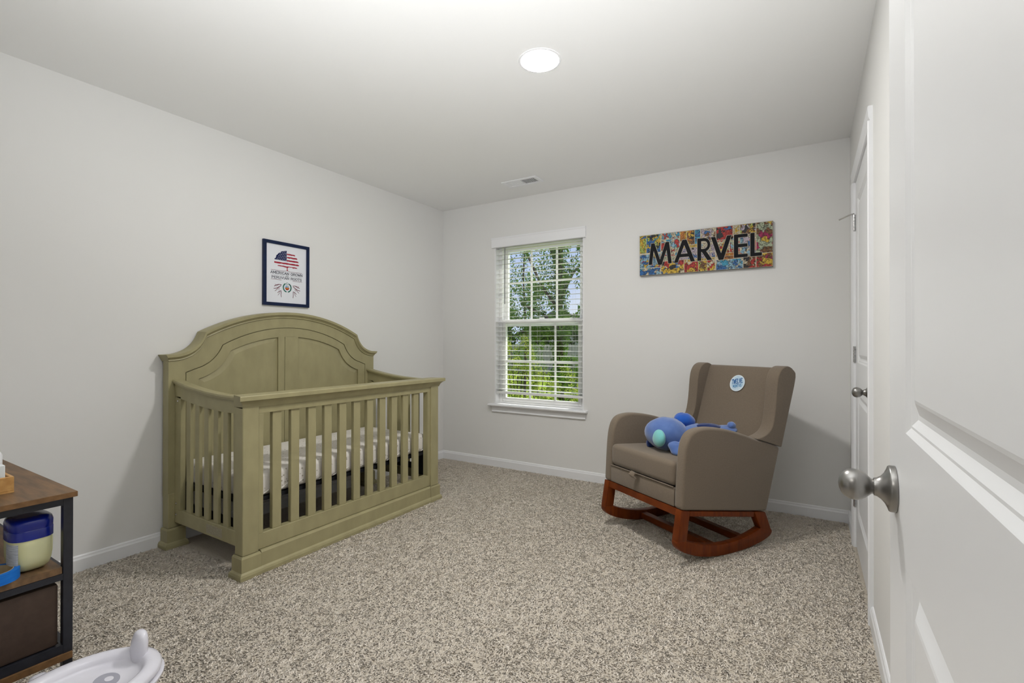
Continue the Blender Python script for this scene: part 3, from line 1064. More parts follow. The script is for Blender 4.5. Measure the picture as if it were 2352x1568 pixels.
# flag tree crown: canton with stars, stripes with ragged leaf edges
FCY, FCZ, FA, FB = -1.692, 1.676, .094, .096


def dome(z):
    t = max(0, 1 - ((z - FCZ) / FB) ** 2)
    return FA * math.sqrt(t)


rnd = random.Random(11)
b = B()
poly = [(-1.695, 1.700), (-1.695, 1.7725)]
for i in range(1, 13):
    z = lerp(1.771, 1.701, i / 12)
    y = FCY - dome(z) + (rnd.uniform(-.004, .006))
    poly.append((min(y, -1.699), z))
b.prism(poly, YZ, PA0, PA1).obj('flag_canton', INKN, root)
b = B()
for r_ in range(6):
    for c_ in range(7):
        y = -1.702 - c_ * .0125 - (.006 if r_ % 2 else 0)
        z = 1.7065 + r_ * .0115
        if y > FCY - dome(z) + .008:
            b.prism([(y + .0034 * math.cos(a * .62832 + 1.5708) * (1 if a % 2 == 0 else .45), z + .0034 * math.sin(a * .62832 + 1.5708) * (1 if a % 2 == 0 else .45)) for a in range(10)], YZ, PA1, PA1 + .0002)
b.obj('flag_star', PAPER, root)
for z, h, ya, yb in ((1.748, .0095, -1.693, None), (1.7265, .0095, -1.693, None), (1.7045, .0100, -1.693, None), (1.6825, .0100, 0, None), (1.6610, .0085, .024, -.020)):
    y1 = FCY + dome(z) - (.014 if yb else 0)
    y0 = ya if ya < -1 else FCY - dome(z) + ya
    n = 14
    topp = [(lerp(y0, y1, i / n), z + h * .5 + rnd.uniform(-.0012, .0010)) for i in range(n + 1)]
    botp = [(lerp(y0, y1, i / n), z - h * .5 + rnd.uniform(-.0015, .0035 if z < 1.665 else .0012)) for i in range(n + 1)]
    topp[-1] = (y1 - .004, z + h * .3)
    botp[-1] = (y1 + .001, z - h * .3)
    B().prism(botp + topp[::-1], YZ, PA0, PA1).obj('flag_stripe', INKR, root)
B().prism([(-1.6955, 1.660), (-1.6845, 1.660), (-1.688, 1.648), (-1.6855, 1.634), (-1.694, 1.634), (-1.692, 1.648)], YZ, PA0, PA1 + .0004).obj('flag_trunk', INKR, root)
# roots
b = B()
def rootset(sg):
    Y = lambda d: FCY + .002 + sg * d
    for pl, w in ((((.044, 1.533), (.062, 1.534), (.080, 1.529), (.094, 1.520)), .0040), (((.046, 1.527), (.066, 1.514), (.080, 1.506), (.098, 1.503)), .0040), (((.066, 1.514), (.074, 1.500), (.090, 1.487)), .0030),
                  (((.062, 1.533), (.082, 1.520)), .0022), (((.060, 1.518), (.062, 1.498)), .0026), (((.045, 1.493), (.060, 1.487), (.070, 1.476)), .0032), (((.045, 1.489), (.047, 1.466), (.044, 1.449)), .0032),
                  (((.052, 1.488), (.060, 1.470), (.068, 1.460)), .0022), (((.080, 1.529), (.090, 1.532)), .0020)):
        strokes(b, [(Y(d), z) for d, z in pl], w, YZ, PA0, PA1)
rootset(-1)
b.obj('root_branch', INKM, root)
b = B()
rootset(1)
b.obj('root_branch', INKM, root)
# crest: shield, wreath, ring
b = B()
b.prism([(-1.7035, 1.532), (-1.7035, 1.518), (-1.690, 1.518), (-1.690, 1.532)], YZ, PA0, PA1)
b.obj('crest_field', INKB, root)
B().prism([(-1.6895, 1.532), (-1.6895, 1.518), (-1.677, 1.518), (-1.677, 1.532)], YZ, PA0, PA1).obj('crest_field', material('print_ink_grey', (.55, .57, .60), .7, .1, noise=((.35, .4, .42), 200, (1, 1, 1), 2)), root)
B().prism([(-1.7055, 1.5175), (-1.7045, 1.508), (-1.698, 1.500), (-1.683, 1.500), (-1.676, 1.508), (-1.675, 1.5175)], YZ, PA0, PA1).obj('crest_field', INKR, root)
B().prism([(-1.701, 1.514), (-1.700, 1.507), (-1.681, 1.507), (-1.680, 1.514)], YZ, PA1, PA1 + .0002).obj('crest_field', INKY, root)
b = B()
for sg in (-1, 1):
    for i in range(9):
        t = lerp(-1.25, .95, i / 8)
        y, z = -1.690 + sg * .029 * math.cos(t), 1.517 + .030 * math.sin(t)
        b.prism([(y + .0058 * math.cos(k * 1.0472), z + .0045 * math.sin(k * 1.0472)) for k in range(6)], YZ, PA0, PA1 + i * .00003)
b.obj('crest_wreath', INKG, root)
b = B()
strokes(b, [(-1.690 + .0085 * math.cos(k * .628), 1.544 + .0065 * math.sin(k * .628)) for k in range(11)], .0024, YZ, PA0, PA1)
b.obj('crest_ring', INKG, root)

# ------------------------------------------------------------------ comic board sign
SXA, SXB, SZA, SZB = 1.976, 2.886, 1.654, 1.963
root = empty('comic_board_sign', ((SXA + SXB) / 2, 0, SZA), label='wide comic collage board with black capital letters on back wall', cat='wall sign')
BOARD = material('sign_board_edge', (0.10, 0.09, 0.075), 0.6, noise=((0.05, 0.045, 0.04), 20, (1, 1, 1), 2))
GUT = material('comic_gutter', (0.56, 0.50, 0.38), 0.6, noise=((0.48, 0.42, 0.31), 30, (1, 1, 1), 3))
B().box(SXA, SXB, -.028, -.0015, SZA, SZB).obj('board', BOARD, root)
B().box(SXA + .001, SXB - .001, -.0284, -.028, SZA + .001, SZB - .001).obj('page_base', GUT, root)


def comic(name, cols, scale, seed, ink=.45):
    m = bpy.data.materials.new(name)
    m.use_nodes = True
    n, l = m.node_tree.nodes, m.node_tree.links
    p = n['Principled BSDF']
    p.inputs['Roughness'].default_value = .5
    p.inputs['Specular IOR Level'].default_value = .3
    tc = n.new('ShaderNodeTexCoord')
    mp = n.new('ShaderNodeMapping')
    mp.inputs['Location'].default_value = (seed * 1.7, seed * .9, seed * 2.3)
    nz = n.new('ShaderNodeTexNoise')
    nz.inputs['Scale'].default_value = 38
    mixv = n.new('ShaderNodeMix')
    mixv.data_type = 'VECTOR'
    mixv.inputs['Factor'].default_value = .06
    vo = n.new('ShaderNodeTexVoronoi')
    vo.inputs['Scale'].default_value = scale
    sep = n.new('ShaderNodeSeparateColor')
    rp = n.new('ShaderNodeValToRGB')
    rp.color_ramp.interpolation = 'CONSTANT'
    els = rp.color_ramp.elements
    while len(els) < len(cols):
        els.new(.5)
    for i, c in enumerate(cols):
        els[i].position = i / len(cols)
        els[i].color = (*c, 1)
    wv = n.new('ShaderNodeTexVoronoi')
    wv.feature = 'DISTANCE_TO_EDGE'
    wv.inputs['Scale'].default_value = scale
    v2 = n.new('ShaderNodeTexNoise')
    v2.inputs['Scale'].default_value = scale * 3.2
    v2.inputs['Detail'].default_value = 4
    r2 = n.new('ShaderNodeValToRGB')
    r2.color_ramp.elements[0].position = .40
    r2.color_ramp.elements[0].color = (.30, .28, .26, 1)
    r2.color_ramp.elements[1].position = .52
    r2.color_ramp.elements[1].color = (1.12, 1.1, 1.05, 1)
    m2 = n.new('ShaderNodeMix')
    m2.data_type = 'RGBA'
    m2.blend_type = 'MULTIPLY'
    m2.inputs['Factor'].default_value = .85
    ir = n.new('ShaderNodeValToRGB')
    ir.color_ramp.elements[0].position = .02
    ir.color_ramp.elements[0].color = (ink, ink, ink, 1)
    ir.color_ramp.elements[1].position = .06
    ir.color_ramp.elements[1].color = (1, 1, 1, 1)
    mul = n.new('ShaderNodeMix')
    mul.data_type = 'RGBA'
    mul.blend_type = 'MULTIPLY'
    mul.inputs['Factor'].default_value = 1
    l.new(tc.outputs['Object'], mp.inputs[0])
    l.new(mp.outputs[0], nz.inputs['Vector'])
    l.new(mp.outputs[0], mixv.inputs['A'])
    l.new(nz.outputs['Color'], mixv.inputs['B'])
    l.new(mixv.outputs['Result'], vo.inputs['Vector'])
    l.new(vo.outputs['Color'], sep.inputs[0])
    l.new(sep.outputs[0], rp.inputs[0])
    l.new(mixv.outputs['Result'], wv.inputs['Vector'])
    l.new(wv.outputs['Distance'], ir.inputs[0])
    l.new(mp.outputs[0], v2.inputs['Vector'])
    l.new(v2.outputs['Fac'], r2.inputs[0])
    l.new(rp.outputs[0], mul.inputs['A'])
    l.new(ir.outputs[0], mul.inputs['B'])
    l.new(mul.outputs['Result'], m2.inputs['A'])
    l.new(r2.outputs[0], m2.inputs['B'])
    l.new(m2.outputs['Result'], p.inputs['Base Color'])
    return m


RED, BLU, YEL, CRM, GRN, TEA, LIL, BRN, ORG, BLK, PNK = (.42, .028, .022), (.03, .13, .36), (.60, .40, .045), (.55, .49, .36), (.36, .43, .10), (.05, .30, .48), (.42, .36, .44), (.17, .075, .025), (.48, .17, .025), (.018, .018, .022), (.34, .02, .09)
SKYB = (.24, .42, .56)
PGR = (.37, .42, .30)
PANELS = [  # u0,u1,v0,v1 in metres from lower left of the board, palette, voronoi scale
    (.003, .052, .172, .306, (YEL, YEL, BLU, GRN, YEL), 30), (.055, .160, .172, .306, (GRN, YEL, TEA, BLU, GRN, BLK), 28),
    (.003, .160, .058, .160, (SKYB, SKYB, BLU, PNK, YEL, SKYB), 26), (.003, .160, .003, .053, (TEA, BLU, CRM, BLU, SKYB), 24),
    (.166, .300, .262, .306, (CRM, RED, TEA, CRM), 40), (.166, .300, .135, .258, (PGR, CRM, TEA, RED, SKYB, CRM), 24), (.166, .300, .100, .131, (CRM, PGR, CRM), 50), (.166, .330, .003, .096, (YEL, CRM, YEL, RED, BLK, BLU), 22),
    (.304, .350, .205, .306, (YEL, CRM, ORG, YEL), 30), (.353, .405, .205, .306, (ORG, BLK, BRN, YEL), 28), (.408, .445, .205, .306, (TEA, TEA, BLU), 22), (.304, .445, .182, .202, (YEL, CRM, YEL), 60),
    (.304, .355, .140, .179, (LIL, LIL, BLU, CRM), 36), (.358, .440, .140, .179, (LIL, CRM, LIL, BLK), 36), (.443, .545, .140, .205, (CRM, LIL, SKYB, LIL), 32), (.304, .355, .098, .137, (LIL, CRM, LIL), 36), (.358, .440, .098, .137, (LIL, LIL, BLU), 36), (.443, .545, .098, .137, (CRM, BLU, LIL, LIL), 34),
    (.334, .545, .079, .095, (YEL, YEL, CRM), 60), (.334, .430, .003, .076, (RED, RED, CRM, YEL), 22), (.433, .490, .003, .076, (YEL, GRN, BRN, GRN), 26), (.493, .545, .003, .076, (RED, YEL, RED, CRM), 24),
    (.450, .548, .208, .306, (CRM, CRM, BRN, LIL, BLU), 30),
    (.553, .660, .215, .306, (RED, RED, BLU, RED, BLK), 22), (.663, .705, .235, .306, (CRM, YEL, CRM), 50), (.553, .640, .120, .211, (CRM, RED, CRM, YEL), 26), (.643, .705, .120, .231, (SKYB, PGR, RED, CRM), 26), (.553, .705, .098, .117, (ORG, YEL, ORG), 60), (.590, .690, .075, .096, (ORG, ORG, BRN), 40), (.553, .725, .003, .072, (SKYB, CRM, TEA, SKYB, BLU, PGR), 24),
    (.709, .805, .235, .306, (LIL, GRN, BRN, BLK, YEL), 26), (.709, .805, .085, .231, (CRM, SKYB, RED, CRM, BLU, LIL), 22), (.729, .805, .003, .081, (BRN, RED, CRM, BLK), 24),
    (.810, .907, .098, .306, (PGR, PGR, PNK, BRN, PGR, YEL), 18), (.810, .907, .003, .094, (PNK, RED, YEL, BRN, RED), 24)]
for i, (u0, u1, v0, v1, cols, scl) in enumerate(PANELS):
    B().box(SXA + u0, SXA + u1, -.0288, -.0284, SZA + v0, SZA + v1).obj('comic_panel', comic('comic_print', [tuple(v * .9 for v in c) for c in cols], scl * 1.5, i + 1, .22), root)
LETB = material('sign_letter_black', (0.012, 0.012, 0.014), 0.75, 0.12, noise=((0.018, 0.018, 0.020), 30, (1, 1, 1), 2))
LETO = material('sign_letter_outline', (0.58, 0.53, 0.43), 0.5, 0.3, noise=((0.5, 0.45, 0.36), 30, (1, 1, 1), 2))
LT, LB_ = 1.895, 1.733
SW = .027


def letter(parts, holes=()):
    return parts


def bar(p, q, w):
    """slanted stroke with level ends"""
    return [(p[0] - w / 2, p[1]), (p[0] + w / 2, p[1]), (q[0] + w / 2, q[1]), (q[0] - w / 2, q[1])]


GLY = {
    'M': [bar((2.060, LB_), (2.079, LT), .026), bar((2.079, LT), (2.133, LB_ - .006), .026), bar((2.187, LT), (2.133, LB_ - .006), .026), bar((2.187, LT), (2.207, LB_), .026)],
    'A': [bar((2.249, LB_), (2.310, LT + .003), .028), bar((2.310, LT + .003), (2.370, LB_), .030), [(2.272, 1.771), (2.348, 1.771), (2.338, 1.795), (2.282, 1.795)]],
    'R': [[(2.401, LB_), (2.401, LT), (2.428, LT), (2.428, LB_)], [(2.428, LT), (2.450, LT), (2.450, LT - .022), (2.428, LT - .022)], [(2.428, 1.817), (2.450, 1.817), (2.450, 1.795), (2.428, 1.795)],
          bar((2.440, 1.808), (2.486, LB_), .033)],
    'V': [bar((2.508, LT), (2.561, LB_ - .006), .030), bar((2.615, LT), (2.561, LB_ - .006), .030)],
    'E': [[(2.645, LB_), (2.645, LT), (2.672, LT), (2.672, LB_)], [(2.672, LT), (2.732, LT), (2.732, LT - .023), (2.672, LT - .023)], [(2.672, LB_), (2.732, LB_), (2.732, LB_ + .023), (2.672, LB_ + .023)], [(2.672, 1.804), (2.731, 1.804), (2.731, 1.827), (2.672, 1.827)]],
    'L': [[(2.748, LB_), (2.748, LT), (2.775, LT), (2.775, LB_)], [(2.775, LB_), (2.820, LB_), (2.820, LB_ + .024), (2.775, LB_ + .024)]]}
for i in range(10):
    t0, t1 = lerp(-1.5708, 1.5708, i / 10), lerp(-1.5708, 1.5708, (i + 1) / 10)
    cx, cz, ro_, ri_ = 2.447, 1.845, .050, .028
    GLY['R'].append([(cx + ri_ * .85 * math.cos(t0), cz + ri_ * math.sin(t0)), (cx + ro_ * .85 * math.cos(t0), cz + ro_ * math.sin(t0)), (cx + ro_ * .85 * math.cos(t1), cz + ro_ * math.sin(t1)), (cx + ri_ * .85 * math.cos(t1), cz + ri_ * math.sin(t1))])


def grow(poly, d):
    """offset a convex polygon outwards"""
    n = len(poly)
    area = sum(poly[i][0] * poly[(i + 1) % n][1] - poly[(i + 1) % n][0] * poly[i][1] for i in range(n))
    sg = 1 if area > 0 else -1
    out = []
    for i in range(n):
        p0, p1, p2 = Vector(poly[i - 1]), Vector(poly[i]), Vector(poly[(i + 1) % n])
        e1, e2 = (p1 - p0).normalized(), (p2 - p1).normalized()
        n1, n2 = Vector((e1.y, -e1.x)) * sg, Vector((e2.y, -e2.x)) * sg
        m = (n1 + n2)
        m = m.normalized() if m.length > 1e-6 else n1
        k = d / max(.5, m.dot(n1))
        out.append(tuple(p1 + m * k))
    return out


for c, polys in GLY.items():
    b1, b2 = B(), B()
    for k, p in enumerate(polys):
        b1.prism(grow(p, .0022), XZ, -.0291 - k * .00003, -.0288)
        b2.prism(p, XZ, -.0298 - k * .00005, -.0287)
    lo = b2.obj('letter', LETB, root)
    b1.obj('letter_outline', LETO, lo)

# ------------------------------------------------------------------ round sticker on the chair back
ns = Vector((-.94, 0, .31)).normalized()
BKN = Vector((.800 - .838, 0, .86 - .970)).normalized()       # down the back
stx = Vector((.806, .324, .879)) + Vector((-.004, 0, .001))
dirz = Vector((.838 - .800, 0, .970 - .86)).normalized()
nrm = Vector((-dirz.z, 0, dirz.x))
diry = Vector((0, -1, 0))
th = R(57.6)
rotm = Matrix.Rotation(th, 4, 'Z')
cw = Matrix.Translation((2.546, -1.1865, 0)) @ rotm
tilt = R(12)


def st(u, v, a):
    uu = u * math.cos(tilt) - v * math.sin(tilt)
    vv = u * math.sin(tilt) + v * math.cos(tilt)
    return cw @ (stx + diry * uu + dirz * vv + nrm * a)


root = empty('round_sticker', tuple(cw @ stx), label='round pale blue sticker with blue lettering on chair back', cat='sticker')
STW = material('sticker_white', (0.72, 0.80, 0.86), 0.6, noise=((0.70, 0.78, 0.85), 30, (1, 1, 1), 2))
STB = material('sticker_pale_blue', (0.45, 0.63, 0.76), 0.6, noise=((0.62, 0.74, 0.83), 60, (1, 1, 1), 3))
STI = material('sticker_ink_blue', (0.03, 0.12, 0.33), 0.6, noise=((0.05, 0.17, 0.40), 60, (1, 1, 1), 2))
STI2 = material('sticker_ink_light', (0.10, 0.27, 0.50), 0.6, noise=((0.15, 0.33, 0.56), 60, (1, 1, 1), 2))
circ = lambda r: [(r * math.cos(2 * math.pi * i / 40), r * math.sin(2 * math.pi * i / 40)) for i in range(40)]
B().prism(circ(.054), st, .0005, .002).obj('sticker_disc', STW, root)
B().prism(circ(.047), st, .002, .0023).obj('sticker_print', STB, root)
b = B()
lettering(b, 'TWELVE', -.037, .037, -.002, .028, .0042, st, .0023, .0026, False)
b.obj('lettering', STI, root)
b = B()
lettering(b, 'MONTHS', -.030, .030, -.027, -.009, .0032, st, .0023, .0026, False)
b.obj('lettering', STI2, root)


# ------------------------------------------------------------------ blue plush toy lying on the seat
def blob(center, rad, rot, n=14, wob=.03, seed=0):
    rr = random.Random(seed)
    ph = [rr.uniform(0, 6.28) for _ in range(6)]
    E_ = Matrix.Rotation(rot[2], 3, 'Z') @ Matrix.Rotation(rot[1], 3, 'Y') @ Matrix.Rotation(rot[0], 3, 'X')
    rings = []
    for i in range(1, n):
        t = math.pi * i / n
        ring = []
        for k in range(2 * n):
            a = math.pi * k / n
            d = Vector((math.sin(t) * math.cos(a), math.sin(t) * math.sin(a), math.cos(t)))
            w = 1 + wob * (math.sin(3 * a + ph[0]) * math.sin(2 * t + ph[1]) + .6 * math.sin(5 * a + ph[2] + 3 * t))
            ring.append(tuple(Vector(center) + E_ @ Vector((d.x * rad[0] * w, d.y * rad[1] * w, d.z * rad[2] * w))))
        rings.append(ring)
    return rings


PLB = material('plush_periwinkle', (0.085, 0.155, 0.40), 0.85, 0.1, noise=((0.12, 0.205, 0.47), 18, (1, 1, 1), 3), bump=(500, .3, .002), sheen=.6)
PLD = material('plush_navy', (0.010, 0.025, 0.12), 0.85, 0.1, noise=((0.015, 0.035, 0.15), 18, (1, 1, 1), 3), bump=(500, .3, .002), sheen=.4)
PLR = material('plush_royal', (0.012, 0.085, 0.42), 0.85, 0.1, noise=((0.02, 0.11, 0.48), 18, (1, 1, 1), 3), bump=(500, .3, .002), sheen=.5)
PLT = material('plush_aqua', (0.17, 0.52, 0.52), 0.85, 0.1, noise=((0.21, 0.57, 0.56), 18, (1, 1, 1), 3), bump=(500, .3, .002), sheen=.5)
toy = empty('plush_toy', (2.546, -1.1865, 0), R(57.6), label='soft blue plush toy with aqua patch lying on chair seat', cat='plush toy', local=True)
B().loft(blob((.225, .345, .600), (.118, .125, .098), (0, .15, .3), seed=1)).obj('body', PLB, toy, True, 80)
B().loft(blob((.128, .305, .590), (.030, .064, .050), (0, .1, -.35), seed=2, wob=.01)).obj('patch', PLT, toy, True, 80)
B().loft(blob((.39, .265, .585), (.15, .10, .072), (0, .1, .2), seed=3, wob=.06)).obj('torso', PLB, toy, True, 80)
B().loft(blob((.350, .330, .672), (.062, .062, .045), (.1, .1, .2), seed=4)).obj('hood', PLR, toy, True, 80)
B().loft(blob((.44, .225, .645), (.085, .038, .018), (0, .1, -.15), seed=5, wob=.08)).obj('collar', PLD, toy, True, 80)
B().loft(blob((.52, .190, .622), (.085, .052, .026), (.2, -.1, -.35), seed=6, wob=.06)).obj('limb', PLB, toy, True, 80)
B().loft(blob((.555, .165, .652), (.030, .024, .022), (0, 0, .5), seed=7)).obj('limb', PLB, toy, True, 80)
B().loft(blob((.20, .452, .525), (.035, .026, .030), (0, 0, .5), seed=8)).obj('limb', PLD, toy, True, 80)
B().loft(blob((.190, .215, .540), (.055, .060, .030), (.5, .2, -.5), seed=9, wob=.08)).obj('limb', PLB, toy, True, 80)
B().loft(blob((.26, .185, .550), (.070, .080, .050), (.3, .1, -.3), seed=10, wob=.08)).obj('limb', PLB, toy, True, 80)

# ------------------------------------------------------------------ storage rack with things on it (bottom left)
RX1, RX0, RY1, RY0, RZ = 1.355, .46, -3.214, -3.56, .720
OAK = material('rustic_board', (0.205, 0.118, 0.055), 0.5, 0.3, noise=((0.105, 0.062, 0.032), 7, (1.2, 9, 9), 6))
OAKE = material('rustic_board_edge', (0.200, 0.105, 0.043), 0.5, 0.3, noise=((0.13, 0.068, 0.028), 9, (1, 6, 6), 5))
BIN = material('brown_fabric_bin', (0.060, 0.038, 0.027), 0.6, 0.3, noise=((0.048, 0.030, 0.021), 40, (1, 1, 1), 4), bump=(700, .2, .001))
rack = empty('storage_rack', (.9, -3.39, 0), label='black metal rack with rustic wood top and brown fabric bins', cat='storage rack')
B().box(RX0, RX1, RY0, RY1, RZ - .0145, RZ).bevel(.0012, 1).obj('tabletop', OAK, rack)
B().box(RX1 - .0002, RX1 + .0006, RY0 + .001, RY1 - .001, RZ - .0140, RZ - .0005).obj('edge_band', OAKE, rack)
lg = .021
for x0 in (RX0 + .012, RX1 - .014 - lg):
    for y0 in (RY0 + .006, RY1 - .006 - lg):
        B().box(x0, x0 + lg, y0, y0 + lg, 0, RZ - .0150).bevel(.001, 1).obj('leg', BLACKM, rack)
    xi = x0
    for z in (RZ - .0152 - .020, .4965 - .0175, .276):
        B().box(xi + .001, xi + lg - .001, RY0 + .006 + lg, RY1 - .006 - lg, z, z + .020 if z > .6 else z + .017 if z > .4 else z + .024).obj('rail', BLACKM, rack)
for y0 in (RY0 + .007, RY1 - .007 - lg + .002):
    for z in (RZ - .0152 - .020, .4965 - .0175, .276):
        B().box(RX0 + .012 + lg, RX1 - .014 - lg, y0, y0 + lg - .002, z, z + .017).obj('rail', BLACKM, rack)
B().box(RX0 + .014, RX1 - .016, RY0 + .008 + lg, RY1 - .008 - lg, .4970, .5150).obj('shelf', OAK, rack)
B().box(RX0 + .014, RX1 - .008, RY0 + .008, RY1 - .008, .258, .2755).obj('shelf', OAKE, rack)
for x0, x1 in ((RX0 + .04, .895), (.905, RX1 - .022)):
    bn = B().box(x0, x1, RY0 + .032, RY1 - .034, .3005, .4700).bevel(.008, 2).obj('bin', BIN, rack, True, 40)

# petroleum jelly jar
JX, JY, JZ = 1.262, -3.292, .5152


def sq(r, p, n, cx, cy, z, ex=.5):
    out = []
    for i in range(n):
        a = 2 * math.pi * i / n + R(38)
        c, s = math.cos(a), math.sin(a)
        k = (abs(math.cos(a)) ** p + abs(math.sin(a)) ** p) ** (-1 / p)
        out.append((cx + r * 1.12 * k * c, cy + r * .92 * k * s, z))
    return out


JBODY = material('jelly_pale_yellow', (0.62, 0.60, 0.30), 0.25, 0.4, noise=((0.66, 0.66, 0.40), 12, (1, 1, .4), 2))
JBODY.node_tree.nodes['Principled BSDF'].inputs['Subsurface Weight'].default_value = .25
JBODY.node_tree.nodes['Principled BSDF'].inputs['Subsurface Radius'].default_value = (.02, .018, .008)
JLID = material('jar_lid_blue', (0.004, 0.016, 0.26), 0.25, 0.5, noise=((0.003, 0.012, 0.21), 10, (1, 1, 1), 2))
jar = empty('jelly_jar', (JX, JY, JZ), label='pale yellow jelly jar with big blue lid on rack shelf', cat='jar')
B().loft([sq(r, 3.2, 40, JX, JY, JZ + z) for r, z in ((.026, 0), (.034, .003), (.041, .011), (.0455, .024), (.0480, .044), (.0487, .066), (.0487, .088), (.047, .092))]).obj('jar_body', JBODY, jar, True, 50)
B().loft([sq(r, 3.2, 40, JX, JY, JZ + z) for r, z in ((.0497, .088), (.0497, .112), (.0487, .1135), (.0492, .115), (.0497, .130), (.047, .139), (.041, .143), (.02, .1435))]).obj('lid', JLID, jar, True, 50)
JL = material('jar_label_paper', (0.60, 0.63, 0.67), 0.5, noise=((0.35, 0.38, 0.43), 120, (.3, .3, 3), 3))
lab = []
lp = [p for p in sq(.0491, 3.2, 80, JX, JY, 0)]
seg = sorted([(math.atan2(p[1] - JY, p[0] - JX), p) for p in lp])
seg = [p for a, p in seg if -1.45 < a < -.55]
b = B()
b.loft([[(p[0], p[1], JZ + .026) for p in seg], [(p[0], p[1], JZ + .082) for p in seg]], caps=False, closed=False)
b.obj('label_sheet', JL, jar)

# blue tape roll
TAPE = material('painter_tape_blue', (0.008, 0.13, 0.50), 0.6, 0.2, noise=((0.012, 0.16, 0.56), 40, (1, 1, 8), 2))
KRAFT = material('kraft_core', (0.42, 0.33, 0.20), 0.8, noise=((0.36, 0.28, 0.17), 60, (1, 1, 1), 2))
TX, TY = 1.298, -3.368
tr = empty('tape_roll', (TX, TY, .5152), label='bright blue masking tape roll lying on the rack shelf', cat='tape roll')
for nm, ro_, ri_, z0, z1, m in (('tape', .050, .0385, .5152, .5420, TAPE), ('core', .0384, .0365, .5152, .5424, KRAFT)):
    rg = [[(TX + r * math.cos(2 * math.pi * i / 40), TY + r * math.sin(2 * math.pi * i / 40), z) for i in range(40)] for r, z in ((ro_, z0), (ro_, z1), (ri_, z1), (ri_, z0), (ro_, z0))]
    B().loft(rg, caps=False).obj(nm, m, tr, True, 40)

# pine tray with white bottles on the top
PINE = material('pine_tray', (0.58, 0.335, 0.12), 0.5, 0.3, noise=((0.45, 0.235, 0.075), 8, (1.5, 8, 8), 4))
WPL = material('white_plastic', (0.78, 0.79, 0.80), 0.35, 0.4, noise=((0.75, 0.76, 0.78), 10, (1, 1, 1), 2))
TRX1, TRX0, TRY1, TRY0, TZ = 1.222, 1.09, -3.312, -3.46, RZ + .0004
ty = empty('pine_tray', (1.156, -3.386, TZ), label='small pine wood tray on top of the rack', cat='tray')
B().box(TRX0, TRX1, TRY0, TRY1, TZ, TZ + .005).obj('tray_base', PINE, ty)
for a in ((TRX1 - .008, TRX1, TRY0, TRY1), (TRX0, TRX0 + .008, TRY0, TRY1), (TRX0 + .008, TRX1 - .008, TRY1 - .008, TRY1), (TRX0 + .008, TRX1 - .008, TRY0, TRY0 + .008)):
    B().box(*a, TZ + .005, TZ + .044).bevel(.001, 1).obj('tray_side', PINE, ty)
bo = empty('lotion_bottle', (1.050, -3.323, TZ), label='white plastic lotion bottle standing behind the pine tray', cat='bottle')
f = lambda x, y, h: (1.050 + x, -3.323 + y, TZ + h * 1.12)
B().lathe([(.022, 0), (.024, .004), (.024, .072), (.020, .080), (.010, .086), (.010, .092)], f, 24).obj('bottle_body', WPL, bo, True, 40)
B().lathe([(.0125, .092), (.0125, .110), (.010, .113), (.002, .114)], f, 20).obj('cap', WPL, bo, True, 40)
CARD = material('white_card', (0.74, 0.77, 0.77), 0.6, noise=((0.68, 0.72, 0.73), 30, (1, 1, 1), 2))
ob = B().box(1.176, 1.206, -3.366, -3.326, TZ + .0052, TZ + .076).bevel(.002, 1).obj('ointment_box', CARD)
tag(ob, 'small white box standing at the front of pine tray', 'box')

# ------------------------------------------------------------------ potty seat (bottom left corner)
POT = material('glossy_white_plastic', (0.72, 0.71, 0.77), 0.18, 0.5, noise=((0.70, 0.69, 0.76), 8, (1, 1, 1), 2), coat=.3)
POTG = material('potty_grey_spot', (0.36, 0.36, 0.42), 0.3, 0.4, noise=((0.34, 0.34, 0.40), 10, (1, 1, 1), 2))
PX, PY, PZ = 1.562, -3.272, .285
pot = empty('potty_chair', (PX, PY, 0), label='glossy white toddler potty with raised splash guard beside rack', cat='potty')


def oval(a, b_, z, n=48, dy=0.0):
    return [(PX + a * math.cos(2 * math.pi * i / n), PY + dy + (b_ if math.sin(2 * math.pi * i / n) > 0 else b_ * 1.05) * math.sin(2 * math.pi * i / n), z) for i in range(n)]


B().loft([oval(.125, .150, 0), oval(.130, .155, .010), oval(.112, .135, .12), oval(.108, .130, .18), oval(.122, .150, .235), oval(.138, .170, .252), oval(.143, .176, .258), oval(.143, .176, .264), oval(.128, .160, .268)]).obj('pedestal', POT, pot, True, 50)
B().loft([oval(.128, .160, .2682), oval(.137, .169, .272), oval(.139, .171, .280), oval(.134, .166, .288), oval(.122, .154, .293), oval(.108, .140, .292), oval(.099, .131, .286), oval(.095, .127, .277), oval(.090, .122, .2705), oval(.05, .08, .2688)]).obj('seat_ring', POT, pot, True, 60)
B().loft([oval(.034, .026, .2692, 28, .055), oval(.034, .026, .2698, 28, .055)]).obj('drain_and_glint', POTG, pot)
B().loft([oval(.012, .009, .2699, 20, .060), oval(.012, .009, .2704, 20, .060)]).obj('drain_and_glint', POT, pot)  # small white oval paints a reflection onto the grey drain
rg = []
for z, a, t in ((.272, .034, .016), (.290, .033, .017), (.315, .031, .017), (.330, .027, .015), (.339, .020, .012), (.344, .010, .007)):
    ring = []
    for i in range(20):
        q = 2 * math.pi * i / 20
        ring.append((PX - .030 + a * math.cos(q), PY + .134 + (z - .272) * .10 + t * math.sin(q), z))
    rg.append(ring)
B().loft(rg).obj('splash_guard', POT, pot, True, 60)
b = B().box(PX - .16, PX + .14, PY - .335, PY - .150, .0, .262)
b.bevel(.03, 4).obj('back_block', POT, pot, True, 50)
B().loft([[(x, y, z) for x, y, _ in sq(r, 3, 24, PX - .150, PY - .035, z)] for r, z in ((.020, .235), (.021, .268), (.018, .276), (.010, .279))]).obj('button', POT, pot, True, 50)
